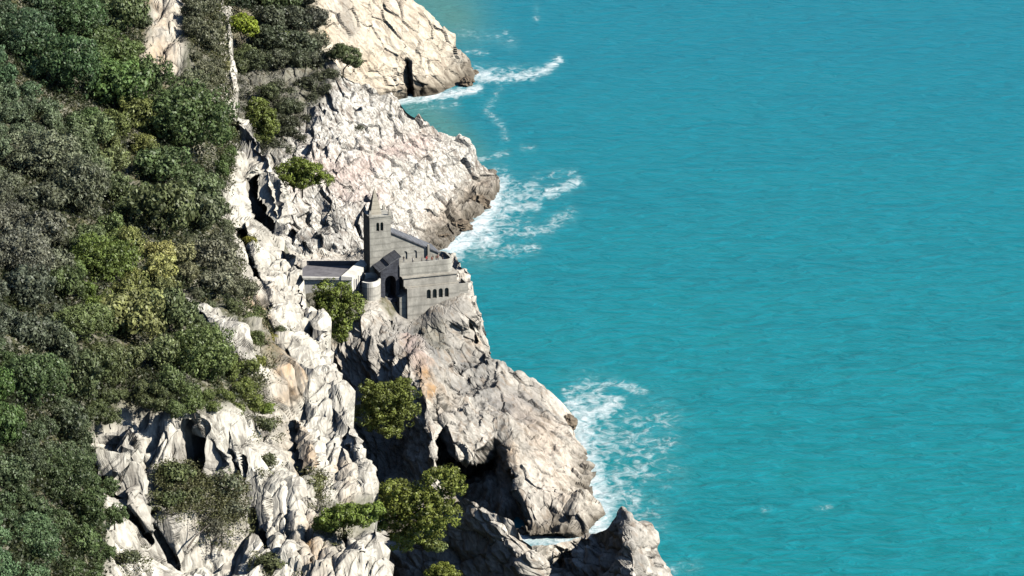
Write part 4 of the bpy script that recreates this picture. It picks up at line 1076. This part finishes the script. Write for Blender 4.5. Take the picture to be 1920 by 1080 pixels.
# nave behind the terrace, its roof falling away to the sea
nave = part("nave", [prism(rect(-1.4, 11.4, 9.2, 16), 8, [19.5, 12.9, 12.9, 19.5])], M_STONE, church, cutters=[arch(1.0, 2.2, 9.0, 9.6, a, 12.1) for a in (2.6, 5.2)])
for a in (2.6, 5.2):
    part("arched_recess", [arch(1.0, 2.2, 9.45, 9.58, a, 12.1)], M_STONE, nave)
part("roof", [([(-1.4, 8.9, 19.62), (11.8, 8.9, 12.82), (11.8, 16.4, 12.82), (-1.4, 16.4, 19.62), (-1.4, 8.9, 19.95), (11.8, 8.9, 13.15), (11.8, 16.4, 13.15), (-1.4, 16.4, 19.95)], [(3, 2, 1, 0), (4, 5, 6, 7), (0, 1, 5, 4), (1, 2, 6, 5), (2, 3, 7, 6), (3, 0, 4, 7)])], M_SLATE, nave)
part("finial", [prism(rect(8.4, 8.9, 8.6, 9.1), 12.5, 15.6)], M_COPING, nave)
# bell tower
tw = part("bell_tower", [prism(rect(-7.1, -1.5, 8.4, 14.2), 6, 24.3)], M_STONE, church, cutters=[arch(0.75, 2.3, 8.2, 9.2, -4.95, 20.6), arch(0.75, 2.3, 8.2, 9.2, -3.85, 20.6)])
for a in (-4.95, -3.85):
    part("window", [arch(0.75, 2.3, 9.0, 9.15, a, 20.6)], M_DARK, tw)
part("cornice", [prism(rect(-7.25, -1.35, 8.25, 14.35), 24.303, 24.6)], M_STONE, tw)
cx, cy = -4.9, 11.3
part("spire", [([(cx - 1.5, cy - 1.5, 24.603), (cx + 1.5, cy - 1.5, 24.603), (cx + 1.5, cy + 1.5, 24.603), (cx - 1.5, cy + 1.5, 24.603), (cx, cy, 31.6)], [(3, 2, 1, 0), (0, 1, 4), (1, 2, 4), (2, 3, 4), (3, 0, 4)])], M_SPIRE, tw)
for a, b in ((-6.9, 8.6), (-1.8, 8.6), (-6.9, 13.7), (-1.8, 13.7)):
    part("pinnacle", [prism(rect(a - .3, a + .3, b - .3, b + .3), 24.603, 25.5), ([(a - .3, b - .3, 25.503), (a + .3, b - .3, 25.503), (a + .3, b + .3, 25.503), (a - .3, b + .3, 25.503), (a, b, 26.4)], [(3, 2, 1, 0), (0, 1, 4), (1, 2, 4), (2, 3, 4), (3, 0, 4)])], M_COPING, tw)
# slate roofed porch against the tower, open towards the viewer
porch = part("porch", [prism(rect(-5.9, -0.95, 2.9, 8.35), 3, [11.7, 14.5, 14.5, 11.7])], M_PORCH, church, cutters=[arch(2.9, 6.2, 2.5, 7.6, -3.3, 4.0)])
def slab(p, t):
    V = [tuple(q) for q in p] + [(x, y, z + t) for x, y, z in p]
    return V, [(3, 2, 1, 0), (4, 5, 6, 7), (0, 1, 5, 4), (1, 2, 6, 5), (2, 3, 7, 6), (3, 0, 4, 7)]
part("roof", [slab([(-6.5, 2.5, 11.46), (-3.6, 2.5, 13.1), (-3.6, 8.38, 13.1), (-6.5, 8.38, 11.46)], 0.2)], M_SLATE, porch)
part("upper_roof", [slab([(-3.8, 2.3, 13.25), (-0.6, 2.3, 15.05), (-0.6, 8.39, 15.05), (-3.8, 8.39, 13.25)], 0.22)], M_SLATE, porch)

# flat roofed house
O_H = Pz(660, 548, 36.5)
house = link("house", None, None, tuple(O_H))
tag(house, "low white house with a flat grey roof beside the bell tower", "house")
E = np.array([0.33, 0.944])
def hp(s, d):      # s metres to the left of the near corner, d metres back along the end wall
    return (-s + E[0] * d, E[1] * d - 0.10 * -s * 0 )
wall_poly = [hp(16, 0.6), hp(0, 0), hp(0, 12.4), hp(16, 12.4)]
hw = part("wall", [prism(wall_poly, -4, 3.4)], M_PLASTER, house)
part("roof", [prism([hp(16, 0.9), hp(2.5, 0.3), hp(2.5, 12.0), hp(16, 12.0)], 3.403, [3.9, 3.9, 3.6, 3.6])], M_FLAT, house)
part("eave", [prism([hp(16.2, 0.1), hp(2.5, -0.45), hp(2.5, 0.297), hp(16.2, 0.897)], 3.403, 4.0)], M_PLASTER, house)
part("gable_coping", [prism([hp(2.497, -0.6), hp(-0.35, -0.6), hp(-0.35, 12.8), hp(2.497, 12.8)], 3.403, [4.5, 4.2, 4.6, 4.9])], M_PLASTER, house)
part("back_parapet", [prism([hp(16, 12.003), hp(2.503, 12.003), hp(2.503, 12.5), hp(16, 12.5)], 3.403, 4.7)], M_FLAT, house)
for d in (3.0, 6.0, 9.0):
    x, y = hp(0, d)
    ex, ey = E * 0.55
    part("window", [prism([(x - ex - .05, y - ey), (x - ex + .06, y - ey), (x + ex + .06, y + ey), (x + ex - .05, y + ey)], 0.2, 2.6)], M_SLATE, hw)
for d in (1.5, 4.5, 7.5, 10.6):
    x, y = hp(0, d)
    ex, ey = E * 0.3
    part("pilaster", [prism([(x - ex - .05, y - ey), (x - ex + .28, y - ey), (x + ex + .28, y + ey), (x + ex - .05, y + ey)], -1, 3.39)], M_PLASTER, hw)

# round lookout wall between house and church
c = Pz(693, 530, 38.4)
belv = link("lookout_terrace", None, None, tuple(c))
tag(belv, "round white walled lookout terrace between the house and the church", "terrace")
ang = np.linspace(math.radians(-130), math.radians(120), 26)
ro, ri = 2.9, 2.45
arc_o = [(ro * math.cos(t), ro * 1.5 * math.sin(t)) for t in ang]; arc_i = [(ri * math.cos(t), ri * 1.5 * math.sin(t)) for t in ang]
part("parapet", [ring(arc_o, arc_i, 0.0, 1.3)], M_PLASTER, belv)
part("base", [prism(arc_o, -9, -0.003)], M_STONE2, belv)

# ------------------------------------------------------------------ visitors on the terrace
def person_mesh(seed):
    rng = random.Random(seed)
    J = [((0, 0, .94), .145), ((0, 0, 1.15), .135), ((0, 0, 1.38), .15), ((0, 0, 1.5), .06), ((0, .01, 1.6), .095), ((0, 0.005, 1.70), .085)]
    Ed = [(0, 1), (1, 2), (2, 3), (3, 4), (4, 5)]
    for s in (-1, 1):
        sw = rng.uniform(-.12, .16)
        i = len(J)
        J += [((s * .19, 0, 1.40), .06), ((s * .25, -.03 + sw * .3, 1.13), .045), ((s * .24, -.10 - sw * .4, .88), .034), ((s * .235, -.13 - sw * .4, .79), .03)]
        Ed += [(2, i), (i, i + 1), (i + 1, i + 2), (i + 2, i + 3)]
        i = len(J)
        J += [((s * .10, 0, .86), .095), ((s * .11, sw * .5, .48), .065), ((s * .11, sw, .08), .048), ((s * .12, sw - .13, .035), .035)]
        Ed += [(0, i), (i, i + 1), (i + 1, i + 2), (i + 2, i + 3)]
    me = bpy.data.meshes.new("person")
    me.from_pydata([j[0] for j in J], Ed, [])
    o = bpy.data.objects.new("tmp", me); COL.objects.link(o)
    sk = o.modifiers.new("skin", 'SKIN')
    if not me.skin_vertices:
        me.skin_vertices.new()
    for v, j in zip(me.skin_vertices[0].data, J):
        v.radius = (j[1], j[1] * (0.7 if j[0][2] > .8 and j[0][2] < 1.45 else 1))
    me.skin_vertices[0].data[0].use_root = True
    sb = o.modifiers.new("sub", 'SUBSURF'); sb.levels = 1; sb.render_levels = 1
    bpy.context.view_layer.update()
    out = bpy.data.meshes.new_from_object(o.evaluated_get(bpy.context.evaluated_depsgraph_get()))
    bpy.data.objects.remove(o)
    out.materials.clear()
    for k in range(4): out.materials.append(None)
    for p in out.polygons:
        z = p.center.z; ax = abs(p.center.x)
        p.use_smooth = True
        if z > 1.645 or (z > 1.55 and p.center.y > .05): p.material_index = 3
        elif z > 1.47 or (ax > .19 and z < 1.08 and z > .74): p.material_index = 2
        elif z > .92: p.material_index = 1
        else: p.material_index = 0
    return out
PM = [person_mesh(i) for i in range(3)]
cloth = {n: plain_material("cloth_" + n, c, 0.9) for n, c in dict(red=(0.42, 0.05, 0.05), navy=(0.03, 0.04, 0.09), black=(0.015, 0.015, 0.018), white=(0.72, 0.70, 0.66), pink=(0.5, 0.2, 0.2), denim=(0.08, 0.11, 0.2), tan=(0.36, 0.27, 0.17), skin=(0.42, 0.25, 0.17), hair=(0.03, 0.022, 0.017), brown=(0.14, 0.08, 0.05)).items()}
people = [
    (1.6, 7.4, "black", "denim", "person in a black top at the porch end of the church terrace"),
    (3.4, 5.4, "white", "navy", "person in a white top alone near the terrace's left end"),
    (5.6, 4.6, "navy", "black", "person in navy by the parapet, middle of the terrace"),
    (7.0, 5.2, "red", "navy", "person in red, leftmost of the reds in the terrace crowd"),
    (7.6, 6.4, "pink", "black", "person in a pink top behind the red coats on the terrace"),
    (8.3, 4.8, "red", "black", "person in red with black trousers at the terrace parapet"),
    (9.0, 6.0, "black", "tan", "person in black with tan trousers in the terrace crowd"),
    (9.6, 5.0, "brown", "denim", "person in a brown top near the rounded terrace end"),
    (10.3, 5.9, "pink", "denim", "person in pink with blue jeans near the rounded terrace end"),
    (11.3, 5.2, "black", "black", "person all in black at the rounded end of the terrace"),
]
for i, (a, b, top, leg, lab) in enumerate(people):
    p = O_CH + UX * a + VX * b + WZ * 12.0
    o = link("person", PM[i % 3], None, tuple(p))
    o.rotation_euler = (0, 0, i * 2.3); s = 0.96 + 0.03 * (i % 4); o.scale = (s, s, s)
    for k, m in enumerate((leg, top, "skin", "hair" if i % 3 else "brown")):
        o.material_slots[k].link = 'OBJECT'; o.material_slots[k].material = cloth[m]
    tag(o, lab, "person", "visitors on the church terrace")

# ------------------------------------------------------------------ boulders at the water's edge
def boulder(px, py, z, r, seed, label, sq=(1, 1, 0.8)):
    rng = np.random.default_rng(seed)
    n = 34
    th = np.linspace(0.001, math.pi - 0.001, n); ph = np.linspace(0, 2 * math.pi, n * 2, endpoint=False)
    T, Ph = np.meshgrid(th, ph, indexing='ij')
    d = np.stack([np.sin(T) * np.cos(Ph), np.sin(T) * np.sin(Ph), np.cos(T)], -1)
    q = d.reshape(-1, 3)
    v1, t1, e1 = facets(q * 1.3 + seed, seed)
    v2, t2, e2 = facets(q * 3.1 + seed, seed + 1)
    rad = r * (1 + 0.5 * v1 + 0.55 * t1 + 0.16 * v2 + 0.2 * t2 + 0.1 * fbm(q * 4, 3, seed))
    v = q * rad[:, None] * np.array(sq)
    idx = np.arange(n * n * 2).reshape(n, n * 2)
    nx = np.roll(idx, -1, 1)
    f = np.stack([idx[:-1], idx[1:], nx[1:], nx[:-1]], -1).reshape(-1, 4)
    me = mesh_np("boulder", v, f, [MR_BOULDER])
    o = link("boulder", me, None, tuple(Pz(px, py, z)))
    tag(o, label, "boulder", "dark boulders at the water's edge")
MR_BOULDER = stone_material("wet_boulder", (0.16, 0.125, 0.09), (0.30, 0.24, 0.17), 0.7)
boulder(898, 345, 1.2, 3.0, 3, "brown boulder at the tip of the blocky headland")
boulder(926, 342, 0.3, 1.5, 4, "small black boulder farthest out at the blocky headland's tip")
boulder(912, 330, 0.6, 1.3, 14, "small rock on the crest end of the blocky headland")
boulder(898, 383, 1.0, 3.2, 5, "large brown boulder in the surf of the blocky headland")
boulder(866, 425, 0.8, 2.6, 6, "low brown boulder at the surf's lower end", (1.3, 1, .7))
boulder(835, 448, 0.5, 2.0, 7, "brown boulder just above the church terrace's end", (1.2, 1, .8))
boulder(889, 137, 0.2, 1.3, 8, "small black rock off the far headland's tip")
boulder(875, 155, 0.8, 2.4, 9, "dark boulder at the foot of the far headland")
boulder(1066, 795, 2.0, 2.2, 10, "dark boulder at the promontory's seaward corner")
boulder(1098, 948, 1.0, 2.6, 12, "brown boulder at the promontory's lowest point", (0.9, 1, .9))
